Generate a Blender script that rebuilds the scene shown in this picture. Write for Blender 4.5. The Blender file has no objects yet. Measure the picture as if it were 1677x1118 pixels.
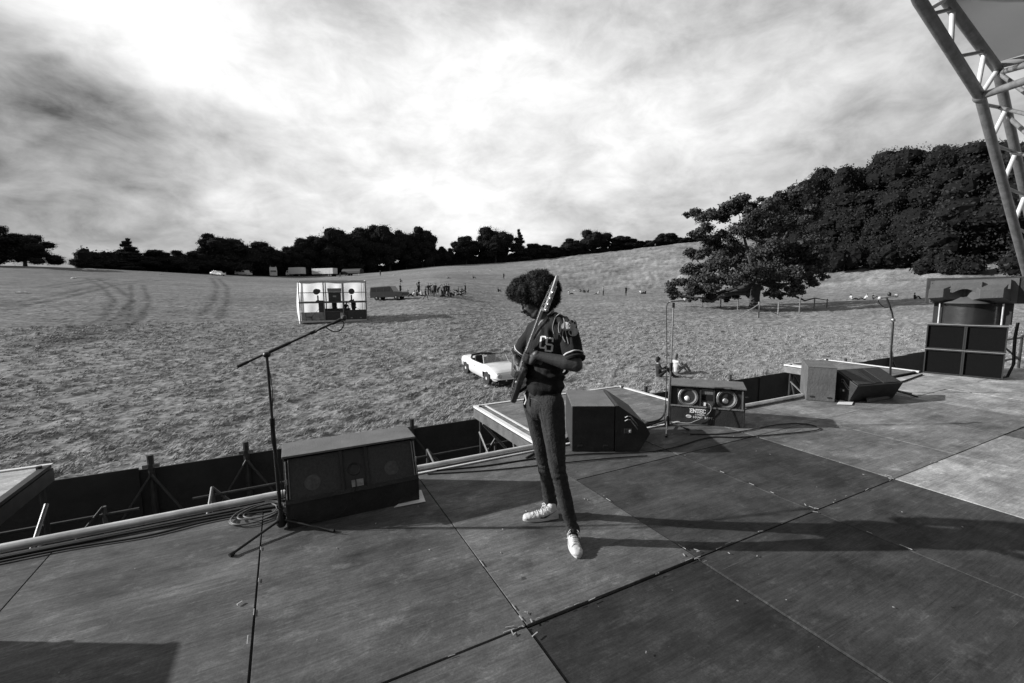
import bpy, math, random
import numpy as np
from mathutils import Vector, Matrix
from mathutils.bvhtree import BVHTree
random.seed(7); RNG = np.random.RandomState(7)
R = math.radians
C = bpy.context.scene.collection
S = bpy.context.scene

# ------------------------------------------------------------------ camera
CX, CY = 838.5, 559.0                       # optical centre in photo pixels (1677 x 1118)
VB = np.array([463., 477.]); VA = np.array([2275., 459.])
F = math.sqrt(-((VB[0]-CX)*(VA[0]-CX)+(VB[1]-CY)*(VA[1]-CY)))
def _d(p): return np.array([p[0]-CX, -(p[1]-CY), -F])
_Y = _d(VB); _Y /= np.linalg.norm(_Y); _X = _d(VA); _X /= np.linalg.norm(_X)
_Z = np.cross(_X, _Y); _Z /= np.linalg.norm(_Z); _X = np.cross(_Y, _Z)
CAMR = np.array([_X, _Y, _Z])               # camera -> world
CAMH = 1.6814
cam = bpy.data.cameras.new('camera'); camo = bpy.data.objects.new('camera', cam); C.objects.link(camo)
cam.sensor_width = 36; cam.lens = F*36/1677; cam.clip_start = .05; cam.clip_end = 3000
m4 = Matrix([list(CAMR[i])+[0] for i in range(3)]+[[0,0,0,1]]); m4.translation = (0, 0, CAMH)
camo.matrix_world = m4
S.camera = camo

# ------------------------------------------------------------------ light
S.view_settings.view_transform = 'Standard'; S.view_settings.look = 'None'
S.view_settings.exposure = 0.42; S.view_settings.gamma = 1
SUN_EL, SUN_AZ = R(23), R(-61)              # azimuth clockwise from +Y
sun_dir = Vector((math.sin(SUN_AZ)*math.cos(SUN_EL), math.cos(SUN_AZ)*math.cos(SUN_EL), math.sin(SUN_EL)))
sl = bpy.data.lights.new('sun', 'SUN'); sl.energy = 5.0; sl.angle = R(0.6); sl.color = (1, 1, 1)
so = bpy.data.objects.new('sun', sl); C.objects.link(so); so.location = (-30, 20, 30)
so.rotation_euler = sun_dir.to_track_quat('Z', 'Y').to_euler()

def pray(px, py):
    return CAMR @ _d((px, py))
def pdir(px, py):
    r = pray(px, py); return r/np.linalg.norm(r)

w = bpy.data.worlds.new('World'); S.world = w; w.use_nodes = True
def build_world():
    nt = w.node_tree; N = nt.nodes; L = nt.links; N.clear()
    out = N.new('ShaderNodeOutputWorld'); bg = N.new('ShaderNodeBackground'); L.new(bg.outputs[0], out.inputs[0])
    def math_(op, a, b=None, c=None):
        n = N.new('ShaderNodeMath'); n.operation = op
        for i, v in enumerate((a, b, c)):
            if v is None: continue
            if isinstance(v, (int, float)): n.inputs[i].default_value = v
            else: L.new(v, n.inputs[i])
        return n.outputs[0]
    sky = N.new('ShaderNodeTexSky'); sky.sky_type = 'NISHITA'; sky.sun_disc = False
    sky.sun_elevation = SUN_EL; sky.sun_rotation = SUN_AZ
    bw = N.new('ShaderNodeRGBToBW'); L.new(sky.outputs[0], bw.inputs[0])
    tc = N.new('ShaderNodeTexCoord')
    sep = N.new('ShaderNodeSeparateXYZ'); L.new(tc.outputs['Generated'], sep.inputs[0])
    den = math_('ADD', math_('MAXIMUM', sep.outputs[2], 0.0), 0.34)
    comb = N.new('ShaderNodeCombineXYZ')
    L.new(math_('DIVIDE', sep.outputs[0], den), comb.inputs[0]); L.new(math_('DIVIDE', sep.outputs[1], den), comb.inputs[1])
    def noise(scale, detail, rough, dist=0.0, off=(0,0,0), vec=None, st=(1,1,1)):
        mp = N.new('ShaderNodeMapping'); mp.inputs['Location'].default_value = off; mp.inputs['Scale'].default_value = st
        L.new(vec or comb.outputs[0], mp.inputs[0])
        n = N.new('ShaderNodeTexNoise'); n.inputs['Scale'].default_value = scale; n.inputs['Detail'].default_value = detail
        n.inputs['Roughness'].default_value = rough; n.inputs['Distortion'].default_value = dist
        L.new(mp.outputs[0], n.inputs['Vector']); return n
    n1 = noise(1.9, 10, .60, .35, (3.1, 1.7, 0))
    n2 = noise(9.0, 9, .60, .35, (7.3, 2.2, 4), tc.outputs['Generated'], (1, 1, 1.9))
    wn = noise(2.2, 6, .55, 0, (1, 9, 2), tc.outputs['Generated'])
    # warped direction
    vs = N.new('ShaderNodeVectorMath'); vs.operation = 'SUBTRACT'; L.new(wn.outputs['Color'], vs.inputs[0]); vs.inputs[1].default_value = (.5,.5,.5)
    vm = N.new('ShaderNodeVectorMath'); vm.operation = 'MULTIPLY_ADD'; L.new(vs.outputs[0], vm.inputs[0])
    vm.inputs[1].default_value = (.22,.22,.22); L.new(tc.outputs['Generated'], vm.inputs[2])
    nz = N.new('ShaderNodeVectorMath'); nz.operation = 'NORMALIZE'; L.new(vm.outputs[0], nz.inputs[0])
    # cloud masses: bright and dark regions of the deck by direction (px, py, radius px, strength)
    gx = [-120,20,140,280,420,560,700,840,980,1120,1260,1400,1540,1700]
    rows = {-60:[200,235,250,235,205,195,200,190,205,200,195,190,190,180], 20:[200,240,252,240,212,200,205,198,218,208,200,198,192,180], 80:[140,150,205,252,228,222,236,240,234,222,214,212,192,180],
            140:[125,125,150,244,250,248,246,250,240,228,216,204,186,175], 200:[130,132,145,186,216,244,246,246,236,230,214,198,184,175], 260:[130,128,145,170,188,214,238,234,224,214,204,190,182,175],
            320:[155,158,168,190,215,228,236,222,206,200,192,186,184,178], 390:[150,152,150,165,200,212,210,228,202,192,188,184,180,175]}
    P_ = []; val = []
    for y, rw_ in rows.items():
        for x, v in zip(gx, rw_): P_.append(pdir(x, y)); val.append(.76*(((v/255+.055)/1.055)**2.4)**1.18)
    P_ = np.array(P_); val = np.array(val)
    cen = [pdir(x, y) for y in (-70, 25, 110, 195, 280, 375) for x in range(-130, 1760, 135)]; cen = np.array(cen)
    K = 1/(1-math.cos(R(9.0))); BASE = .25
    A = np.exp(K*(P_@cen.T-1)); amp = np.linalg.solve(A.T@A+.004*np.eye(len(cen)), A.T@(val-BASE))
    acc = None
    for d, s in zip(cen, amp):
        dn = N.new('ShaderNodeVectorMath'); dn.operation = 'DOT_PRODUCT'; L.new(nz.outputs[0], dn.inputs[0]); dn.inputs[1].default_value = tuple(d)
        e = math_('EXPONENT', math_('MULTIPLY_ADD', dn.outputs['Value'], K, -K))
        acc = math_('MULTIPLY_ADD', e, float(s), acc if acc is not None else BASE)
    a = math_('MULTIPLY_ADD', math_('SUBTRACT', n1.outputs['Fac'], .5), .70, acc)
    b = math_('MULTIPLY_ADD', math_('SUBTRACT', n2.outputs['Fac'], .5), .58, a)
    b = math_('MINIMUM', math_('MAXIMUM', b, -.03), .77)
    # below the horizon
    ground = N.new('ShaderNodeMapRange'); ground.inputs[1].default_value = -.04; ground.inputs[2].default_value = 0.0
    ground.inputs[3].default_value = .15; ground.inputs[4].default_value = 1; L.new(sep.outputs[2], ground.inputs[0])
    b = math_('MULTIPLY', b, ground.outputs[0])
    tot = math_('MULTIPLY_ADD', math_('MINIMUM', bw.outputs[0], 4.0), .03, b)
    L.new(tot, bg.inputs['Color']); bg.inputs['Strength'].default_value = 1.0
build_world()

# ------------------------------------------------------------------ helpers
def rot2(v, a): return (v[0]*math.cos(a)-v[1]*math.sin(a), v[0]*math.sin(a)+v[1]*math.cos(a))
def G(px, py, z=0.0):
    r = pray(px, py); t = (z-CAMH)/r[2]; return np.array([r[0]*t, r[1]*t, z])

def _hash(ix, iy, iz, seed):
    n = (ix*374761393 + iy*668265263 + iz*2147483647 + seed*974711) & 0xffffffff
    n = ((n ^ (n >> 13)) * 1274126177) & 0xffffffff
    n = ((n ^ (n >> 16)) * 2246822519) & 0xffffffff
    return ((n ^ (n >> 15)) & 0xffffff) / float(0xffffff)
def vnoise(P, seed=0):
    """value noise -1..1 at the N x 3 points P"""
    P = np.asarray(P, float)
    if P.shape[1] == 2: P = np.column_stack([P, np.zeros(len(P))])
    I = np.floor(P).astype(np.int64); f = P-I; f = f*f*(3-2*f); r = 0
    for dx in (0, 1):
        for dy in (0, 1):
            for dz in (0, 1):
                wgt = (f[:,0] if dx else 1-f[:,0])*(f[:,1] if dy else 1-f[:,1])*(f[:,2] if dz else 1-f[:,2])
                r = r + wgt*_hash(I[:,0]+dx, I[:,1]+dy, I[:,2]+dz, seed)
    return r*2-1
def fbm(P, oct=4, seed=0, rough=.5):
    r = 0; a = 1; s = 0
    for o in range(oct):
        r = r + a*vnoise(np.asarray(P)*(2**o), seed+o*17); s += a; a *= rough
    return r/s

MATS = {}
def mat(name, v=.2, rough=.7, metal=0.0, var=.25, scale=6.0, bump=0.0, bscale=40.0, spec=.4, alpha=1.0, attr=None, stretch=(1,1,1), dirt=0.0, coat=0.0):
    if name in MATS: return MATS[name]
    m = bpy.data.materials.new(name); m.use_nodes = True; nt = m.node_tree; N = nt.nodes; L = nt.links
    b = N['Principled BSDF']; b.inputs['Roughness'].default_value = rough; b.inputs['Metallic'].default_value = metal
    b.inputs['Specular IOR Level'].default_value = spec; b.inputs['Coat Weight'].default_value = coat
    tc = N.new('ShaderNodeTexCoord'); mp = N.new('ShaderNodeMapping'); mp.inputs['Scale'].default_value = stretch
    L.new(tc.outputs['Object'], mp.inputs[0])
    n = N.new('ShaderNodeTexNoise'); n.inputs['Scale'].default_value = scale; n.inputs['Detail'].default_value = 6; n.inputs['Roughness'].default_value = .6
    L.new(mp.outputs[0], n.inputs['Vector'])
    mr = N.new('ShaderNodeMapRange'); mr.inputs[1].default_value = .25; mr.inputs[2].default_value = .75
    mr.inputs[3].default_value = v*(1-var); mr.inputs[4].default_value = v*(1+var); L.new(n.outputs['Fac'], mr.inputs[0])
    col = mr.outputs[0]
    if attr:
        at = N.new('ShaderNodeAttribute'); at.attribute_name = attr
        mm = N.new('ShaderNodeMath'); mm.operation = 'MULTIPLY'; L.new(col, mm.inputs[0]); L.new(at.outputs['Fac'], mm.inputs[1]); col = mm.outputs[0]
    if dirt:
        n3 = N.new('ShaderNodeTexNoise'); n3.inputs['Scale'].default_value = scale*5; n3.inputs['Detail'].default_value = 8; L.new(mp.outputs[0], n3.inputs['Vector'])
        r3 = N.new('ShaderNodeMapRange'); r3.inputs[1].default_value = .62; r3.inputs[2].default_value = .72; r3.inputs[3].default_value = 0; r3.inputs[4].default_value = dirt
        L.new(n3.outputs['Fac'], r3.inputs[0])
        ad = N.new('ShaderNodeMath'); ad.operation = 'ADD'; L.new(col, ad.inputs[0]); L.new(r3.outputs[0], ad.inputs[1]); col = ad.outputs[0]
    L.new(col, b.inputs['Base Color'])
    if bump:
        n2 = N.new('ShaderNodeTexNoise'); n2.inputs['Scale'].default_value = bscale; n2.inputs['Detail'].default_value = 5
        L.new(mp.outputs[0], n2.inputs['Vector'])
        bp = N.new('ShaderNodeBump'); bp.inputs['Strength'].default_value = bump; bp.inputs['Distance'].default_value = .02
        L.new(n2.outputs['Fac'], bp.inputs['Height']); L.new(bp.outputs[0], b.inputs['Normal'])
    if alpha < 1: b.inputs['Alpha'].default_value = alpha
    MATS[name] = m; return m

def tag(o, label=None, cat=None, group=None, kind=None):
    if label: o['label'] = label
    if cat: o['category'] = cat
    if group: o['group'] = group
    if kind: o['kind'] = kind
    return o
def empty(name, loc, rz=0.0, label=None, cat=None, group=None):
    o = bpy.data.objects.new(name, None); C.objects.link(o); o.location = loc; o.rotation_euler = (0, 0, rz)
    o.empty_display_size = .1
    return tag(o, label, cat, group)
def copy_tree(o, parent=None):
    c = o.copy(); C.objects.link(c); c.parent = parent
    for ch in list(o.children): copy_tree(ch, c)
    return c

class MB:
    """collects shapes and links them as one mesh object"""
    def __init__(s): s.v = []; s.f = []; s.n = 0; s.mi = []; s.cm = 0
    def add(s, V, Fc, M=None):
        V = np.asarray(V, float).reshape(-1, 3)
        if M is not None:
            M = np.array(M); V = V @ M[:3,:3].T + M[:3,3]
        s.v.append(V); s.f += [tuple(i+s.n for i in f) for f in Fc]; s.mi += [s.cm]*len(Fc); s.n += len(V); return s
    def box(s, c, d, M=None, rz=0.0):
        x, y, z = d[0]/2, d[1]/2, d[2]/2
        V = np.array([(-x,-y,-z),(x,-y,-z),(x,y,-z),(-x,y,-z),(-x,-y,z),(x,-y,z),(x,y,z),(-x,y,z)])
        if rz: V[:, :2] = np.array([rot2(p, rz) for p in V[:, :2]])
        V = V+np.array(c)
        return s.add(V, [(3,2,1,0),(4,5,6,7),(0,1,5,4),(1,2,6,5),(2,3,7,6),(3,0,4,7)], M)
    def hexa(s, A, B):
        """A: four corners (loop), B: the four corners opposite"""
        return s.add(list(A)+list(B), [(3,2,1,0),(4,5,6,7),(0,1,5,4),(1,2,6,5),(2,3,7,6),(3,0,4,7)])
    def prism(s, prof, a, b, axis='x', M=None):
        """profile (p,q) extruded from a to b along axis: x->(y,z)  y->(x,z)  z->(x,y)"""
        n = len(prof); V = []
        for t in (a, b):
            for p, q in prof: V.append({'x': (t,p,q), 'y': (p,t,q), 'z': (p,q,t)}[axis])
        Fc = [tuple(range(n))[::-1], tuple(range(n, 2*n))]+[(i, (i+1) % n, n+(i+1) % n, n+i) for i in range(n)]
        return s.add(V, Fc, M)
    def tube(s, pts, r, seg=8, caps=True):
        pts = [np.array(p, float) for p in pts]; n = len(pts); rs = r if hasattr(r, '__len__') else [r]*n
        V = []; Fc = []; up = None
        for i, p in enumerate(pts):
            t = pts[min(i+1, n-1)]-pts[max(i-1, 0)]; t = t/(np.linalg.norm(t)+1e-9)
            if up is None:
                up = np.array((0,0,1.)) if abs(t[2]) < .9 else np.array((1.,0,0))
            a = np.cross(t, up); a /= np.linalg.norm(a)+1e-9; b = np.cross(t, a); up = -b if False else np.cross(a, t)
            for k in range(seg):
                g = 2*math.pi*k/seg; V.append(p+rs[i]*(math.cos(g)*a+math.sin(g)*b))
        for i in range(n-1):
            for k in range(seg):
                Fc.append((i*seg+k, i*seg+(k+1) % seg, (i+1)*seg+(k+1) % seg, (i+1)*seg+k))
        if caps: Fc += [tuple(range(seg))[::-1], tuple(range((n-1)*seg, n*seg))]
        return s.add(V, Fc)
    def lathe(s, prof, seg=24, M=None, caps=True):
        V = []; Fc = []; n = len(prof)
        for r, z in prof:
            for k in range(seg):
                g = 2*math.pi*k/seg; V.append((r*math.cos(g), r*math.sin(g), z))
        for i in range(n-1):
            for k in range(seg): Fc.append((i*seg+k, i*seg+(k+1) % seg, (i+1)*seg+(k+1) % seg, (i+1)*seg+k))
        if caps: Fc += [tuple(range(seg))[::-1], tuple(range((n-1)*seg, n*seg))]
        return s.add(V, Fc, M)
    def ell(s, c, r, M3=None, seg=16, rings=10):
        V = [(0,0,-1.)]; 
        for i in range(1, rings):
            th = math.pi*i/rings-math.pi/2
            for k in range(seg): g = 2*math.pi*k/seg; V.append((math.cos(th)*math.cos(g), math.cos(th)*math.sin(g), math.sin(th)))
        V.append((0,0,1.)); V = np.array(V)*np.array(r)
        if M3 is not None: V = V @ np.array(M3).T
        V = V+np.array(c); Fc = []
        for k in range(seg): Fc.append((0, 1+(k+1) % seg, 1+k))
        for i in range(rings-2):
            for k in range(seg): a = 1+i*seg; Fc.append((a+k, a+(k+1) % seg, a+seg+(k+1) % seg, a+seg+k))
        a = 1+(rings-2)*seg
        for k in range(seg): Fc.append((a+k, a+(k+1) % seg, a+seg))
        return s.add(V, Fc)
    def cap(s, p, q, r0, r1, seg=14):
        """tapered capsule"""
        p = np.array(p, float); q = np.array(q, float); d = q-p; L = np.linalg.norm(d)+1e-9; t = d/L
        pts = []; rs = []
        for k in range(5): a = math.pi/2*k/5; pts.append(p-t*r0*math.cos(a)); rs.append(max(r0*math.sin(a), r0*.05))
        for k in range(5): pts.append(p+d*k/4); rs.append(r0+(r1-r0)*k/4)
        for k in range(1, 6): a = math.pi/2*k/5; pts.append(q+t*r1*math.sin(a)); rs.append(max(r1*math.cos(a), r1*.05))
        return s.tube(pts, rs, seg)
    def mesh(s, name='m'):
        me = bpy.data.meshes.new(name)
        V = np.concatenate(s.v) if s.v else np.zeros((0,3))
        me.from_pydata(V.tolist(), [], s.f); me.update(); return me
    def build(s, name, m, parent=None, bevel=0.0, smooth=False, loc=None):
        me = s.mesh(name)
        ms = m if isinstance(m, (list, tuple)) else [m]
        for x in ms: me.materials.append(x)
        if len(ms) > 1: me.polygons.foreach_set('material_index', s.mi)
        if smooth:
            me.polygons.foreach_set('use_smooth', [True]*len(me.polygons)); me.set_sharp_from_angle(angle=R(35 if smooth == 'auto' else 55))
        o = bpy.data.objects.new(name, me); C.objects.link(o); o.parent = parent
        if loc is not None: o.location = loc
        if bevel:
            b = o.modifiers.new('bevel', 'BEVEL'); b.width = bevel; b.segments = 2; b.limit_method = 'ANGLE'; b.angle_limit = R(40)
        return o

def grid_mesh(name, V, nu, nv, m, parent=None, attr=None, smooth=True):
    """regular grid nu x nv of vertices"""
    idx = np.arange(nu*nv).reshape(nu, nv)
    q = np.stack([idx[:-1,:-1], idx[1:,:-1], idx[1:,1:], idx[:-1,1:]], -1).reshape(-1, 4)
    return quads(name, V, q, m, parent, attr, smooth)
def quads(name, V, q, m, parent=None, attr=None, smooth=False):
    me = bpy.data.meshes.new(name); V = np.asarray(V, np.float32); q = np.asarray(q, np.int32); k = q.shape[1]
    me.vertices.add(len(V)); me.vertices.foreach_set('co', V.ravel())
    me.loops.add(q.size); me.loops.foreach_set('vertex_index', q.ravel())
    me.polygons.add(len(q)); me.polygons.foreach_set('loop_start', np.arange(len(q), dtype=np.int32)*k)
    me.polygons.foreach_set('use_smooth', np.full(len(q), smooth))
    if attr is not None:
        a = me.attributes.new('tone', 'FLOAT', 'POINT'); a.data.foreach_set('value', np.asarray(attr, np.float32))
    me.update(calc_edges=True); me.validate()
    me.materials.append(m)
    o = bpy.data.objects.new(name, me); C.objects.link(o); o.parent = parent; return o

def remesh(mb, voxel, smooth=3, disp=None, name='blob'):
    me = mb.mesh('tmp'); o = bpy.data.objects.new('tmp', me); C.objects.link(o)
    r = o.modifiers.new('r', 'REMESH'); r.mode = 'VOXEL'; r.voxel_size = voxel
    s_ = o.modifiers.new('s', 'SMOOTH'); s_.factor = .5; s_.iterations = smooth
    dg = bpy.context.evaluated_depsgraph_get(); ev = o.evaluated_get(dg)
    nm = bpy.data.meshes.new_from_object(ev); nm.name = name
    bpy.data.objects.remove(o); bpy.data.meshes.remove(me)
    if disp:
        n = len(nm.vertices); co = np.empty(n*3, np.float32); no = np.empty(n*3, np.float32)
        nm.vertices.foreach_get('co', co); nm.vertices.foreach_get('normal', no)
        co = co.reshape(-1,3); no = no.reshape(-1,3); co = co+no*np.asarray(disp(co, no))[:, None]
        nm.vertices.foreach_set('co', co.astype(np.float32).ravel()); nm.update()
    nm.polygons.foreach_set('use_smooth', [True]*len(nm.polygons))
    return nm
def blob(name, mb, voxel, m, parent=None, smooth=3, disp=None):
    nm = remesh(mb, voxel, smooth, disp, name); nm.materials.clear(); nm.materials.append(m)
    o = bpy.data.objects.new(name, nm); C.objects.link(o); o.parent = parent; return o

# ------------------------------------------------------------------ terrain
def elev_z(px, py, D):
    r = pray(px, py); return CAMH + D*r[2]/math.hypot(r[0], r[1])
def theta(px, py=475): r = pray(px, py); return math.atan2(r[0], r[1])
GZ = -2.55
cols = [(-500, [(160, 436)]), (0, [(168, 432)]), (100, [(170, 436)]), (200, [(175, 440)]), (400, [(190, 450)]), (500, [(200, 452)]), (620, [(200, 445)]),
        (720, [(210, 434)]), (830, [(90, 479), (220, 428)]), (930, [(104, 477), (230, 418)]), (1060, [(104, 476), (220, 405)]), (1130, [(104, 478), (220, 395)]),
        (1300, [(70, 501), (100, 480), (150, 432), (260, 380)]), (1500, [(62, 503), (92, 483), (118, 443), (260, 340)]),
        (1677, [(55, 506), (85, 485), (112, 445), (260, 320)])]
TH = []; PR = []
for px, pts in cols:
    TH.append(theta(px)); PR.append([(0, GZ), (16, GZ)]+[(D, elev_z(px, y, D)) for D, y in pts])
last = PR[-1]
TH += [R(95), R(120)]; PR += [last, [(0, GZ), (16, GZ), (300, 6)]]
TH = [R(-60)]+TH; PR = [[(0, GZ), (16, GZ), (170, 8)]]+PR
TH = [-math.pi]+TH+[math.pi]; PR = [[(0, GZ), (300, GZ)]]+PR+[[(0, GZ), (300, GZ)]]
LD = np.linspace(math.log(2), math.log(2500), 600); DD = np.exp(LD); TT = np.linspace(-math.pi, math.pi, 721)
TAB0 = []
for pr in PR:
    a = np.array(pr); D, z = a[:, 0], a[:, 1]
    D = np.append(D, [D[-1]*1.25, 2500]); z = np.append(z, [z[-1]-(.5 if z[-1] < 18 else -4), z[-1]-18 if z[-1] < 18 else z[-1]+10])
    TAB0.append(np.interp(DD, D, z))
TAB0 = np.array(TAB0)
TAB = np.array([np.interp(TT, TH, TAB0[:, j]) for j in range(len(DD))]).T
ker = np.exp(-.5*(np.arange(-9, 10)/3.5)**2); ker /= ker.sum()
TAB = np.apply_along_axis(lambda r: np.convolve(np.pad(r, 9, 'edge'), ker, 'valid'), 1, TAB)
TAB = np.apply_along_axis(lambda r: np.convolve(np.pad(r, 9, 'edge'), ker, 'valid'), 0, TAB)
def zt(x, y):
    x = np.asarray(x, float); y = np.asarray(y, float)
    D = np.clip(np.hypot(x, y), 2.01, 2490); t = np.arctan2(x, y)
    u = (t+math.pi)/(2*math.pi)*720; v = (np.log(D)-LD[0])/(LD[-1]-LD[0])*599
    i = np.clip(np.floor(u).astype(int), 0, 719); j = np.clip(np.floor(v).astype(int), 0, 598); a = u-i; b = v-j
    return (TAB[i,j]*(1-a)*(1-b)+TAB[i+1,j]*a*(1-b)+TAB[i,j+1]*(1-a)*b+TAB[i+1,j+1]*a*b)
def on(px, py, far=600):
    """point of the field seen at a photo pixel"""
    r = pray(px, py); h = math.hypot(r[0], r[1]); D = np.exp(np.linspace(math.log(5), math.log(far), 4000))
    x = r[0]/h*D; y = r[1]/h*D; z = CAMH+r[2]/h*D
    k = np.where(z < zt(x, y))[0]; k = k[0] if len(k) else len(D)-1
    return np.array([x[k], y[k], float(zt(x[k], y[k]))])
def at(px, D):
    r = pray(px, 470); h = math.hypot(r[0], r[1]); x, y = r[0]/h*D, r[1]/h*D; return np.array([x, y, float(zt(x, y))])

def on_crest(px, py):
    """point of the far rise seen lowest at or just above a pixel row, kept on the near side of the crest"""
    r = pray(px, py); h = math.hypot(r[0], r[1]); D = np.linspace(60, 260, 1200); x = r[0]/h*D; y = r[1]/h*D; z = zt(x, y)
    el = (z-CAMH)/D; c = int(np.argmax(el)); t = r[2]/h; ok = np.where(el[:c+1] >= t)[0]
    k = ok[0] if len(ok) else int(c*.93); k = min(k, int(c*.95)); return np.array([x[k], y[k], z[k]])
ROUGH = [theta(840), theta(1700)]
tracks_px = [[(60,562),(130,548),(190,522),(205,492),(180,470),(150,455)], [(85,566),(160,548),(215,520),(232,492),(225,465)],
             [(20,500),(90,488),(180,466),(260,458)], [(0,470),(80,470),(180,455)], [(640,585),(670,612),(700,640),(735,665),(790,690)],
             [(560,565),(620,575),(660,588)], [(345,520),(362,495),(365,470),(352,455)]]
def make_terrain():
    th = np.concatenate([np.linspace(-math.pi, R(-50), 36)[:-1], np.linspace(R(-50), R(86), 1150), np.linspace(R(86), math.pi, 40)[1:]])
    rr = np.concatenate([np.exp(np.linspace(math.log(0.1), math.log(6.2), 12))[:-1], np.exp(np.linspace(math.log(6.2), math.log(75), 620)), np.exp(np.linspace(math.log(75), math.log(2400), 190))[1:]])
    T, D = np.meshgrid(th, rr, indexing='ij'); x = (np.sin(T)*D).ravel(); y = (np.cos(T)*D).ravel(); z = zt(x, y)
    P = np.column_stack([x, y])
    fade = np.clip((D.ravel()-4)/4, 0, 1)*np.clip(1-(D.ravel()-60)/60, .0, 1)
    # tussocks: trampled meadow grass, longer than wide
    q = np.column_stack([x*math.cos(.5)+y*math.sin(.5), -x*math.sin(.5)+y*math.cos(.5)])
    n1 = fbm(q*np.array([1.5, 2.6]), 3, 3); n2 = fbm(q*np.array([4.2, 6.5]), 2, 9); n3 = fbm(P*.35, 2, 21)
    z = z + fade*(.070*n1 + .042*n2*(1+n1) + .05*n3)
    rough = np.clip((D.ravel()-100)/8, 0, 1)*np.clip((T.ravel()-ROUGH[0])/.12, 0, 1)*np.clip((260-D.ravel())/40, 0, 1)*np.clip((T.ravel()+1.0)/.1,0,1)
    nb = fbm(P*np.array([.22, .22]), 3, 33); z = z + rough*(.55*nb+.35*np.abs(fbm(P*.6, 2, 41)))
    tone = 1 + .10*n3 + .14*n1*fade + .22*n2*fade
    tone = tone*(1+.22*fbm(P*.045, 3, 55))
    tone = tone*(1+rough*(.15+.5*nb))
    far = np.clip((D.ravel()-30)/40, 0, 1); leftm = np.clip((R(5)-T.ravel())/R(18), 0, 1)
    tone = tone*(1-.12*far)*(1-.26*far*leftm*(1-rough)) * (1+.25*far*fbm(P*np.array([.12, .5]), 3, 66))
    for tr in tracks_px:
        g = [on(*p)[:2] for p in tr]; g2 = []
        for i in range(len(g)-1):
            for k in range(12): g2.append(g[i]+(g[i+1]-g[i])*k/12)
        g2 = np.array(g2); sel = np.where((P[:,0] > g2[:,0].min()-3)&(P[:,0] < g2[:,0].max()+3)&(P[:,1] > g2[:,1].min()-3)&(P[:,1] < g2[:,1].max()+3))[0]
        if not len(sel): continue
        dmin = np.full(len(sel), 99.)
        for i in range(len(g2)-1):
            a = g2[i]; ab = g2[i+1]-a; pa = P[sel]-a; tt = np.clip((pa@ab)/(ab@ab+1e-9), 0, 1); dmin = np.minimum(dmin, np.linalg.norm(pa-tt[:,None]*ab, axis=1))
        dd = np.hypot(g2[len(g2)//2][0], g2[len(g2)//2][1]); wd = .09+.0028*dd
        k = np.exp(-.5*(np.abs(dmin-.75)/wd)**2)+np.exp(-.5*(dmin/wd)**2)*.0
        k = k*(.6+.4*vnoise(P[sel]*.9, 5)); tone[sel] *= 1-.6*k; z[sel] -= .06*k
    tone = np.clip(tone, .35, 1.9)
    m = mat('meadow', .21, .95, 0, .5, 3.0, .55, 12.0, .1, attr='tone', stretch=(.6, 1.7, 1))
    nt = m.node_tree; pb = nt.nodes['Principled BSDF']; src = pb.inputs['Base Color'].links[0].from_socket; tcn = [n for n in nt.nodes if n.type == 'TEX_COORD'][0]
    for sc_, st_, lo, hi in ((.55, (1, 2.2, 1), .72, 1.28), (2.4, (.8, 1.6, 1), .78, 1.22)):
        mp = nt.nodes.new('ShaderNodeMapping'); mp.inputs['Scale'].default_value = st_; mp.inputs['Rotation'].default_value = (0, 0, .4); nt.links.new(tcn.outputs['Object'], mp.inputs[0])
        nn = nt.nodes.new('ShaderNodeTexNoise'); nn.inputs['Scale'].default_value = sc_; nn.inputs['Detail'].default_value = 7; nn.inputs['Roughness'].default_value = .65; nt.links.new(mp.outputs[0], nn.inputs['Vector'])
        rm = nt.nodes.new('ShaderNodeMapRange'); rm.inputs[1].default_value = .35; rm.inputs[2].default_value = .65; rm.inputs[3].default_value = lo; rm.inputs[4].default_value = hi; nt.links.new(nn.outputs['Fac'], rm.inputs[0])
        ml = nt.nodes.new('ShaderNodeMath'); ml.operation = 'MULTIPLY'; nt.links.new(src, ml.inputs[0]); nt.links.new(rm.outputs[0], ml.inputs[1]); src = ml.outputs[0]
    nt.links.new(src, pb.inputs['Base Color'])
    nt.nodes['Noise Texture'].inputs['Detail'].default_value = 10; nt.nodes['Noise Texture'].inputs['Roughness'].default_value = .72
    for n in nt.nodes:
        if n.type == 'BUMP': n.inputs['Distance'].default_value = .08
    nu, nv = len(th), len(rr)
    idx = np.arange(nu*nv).reshape(nu, nv)
    q4 = np.stack([idx[:-1,:-1], idx[:-1,1:], idx[1:,1:], idx[1:,:-1]], -1).reshape(-1, 4)
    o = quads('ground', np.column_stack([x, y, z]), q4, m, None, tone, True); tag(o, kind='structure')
    return o
terrain = make_terrain()

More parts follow.
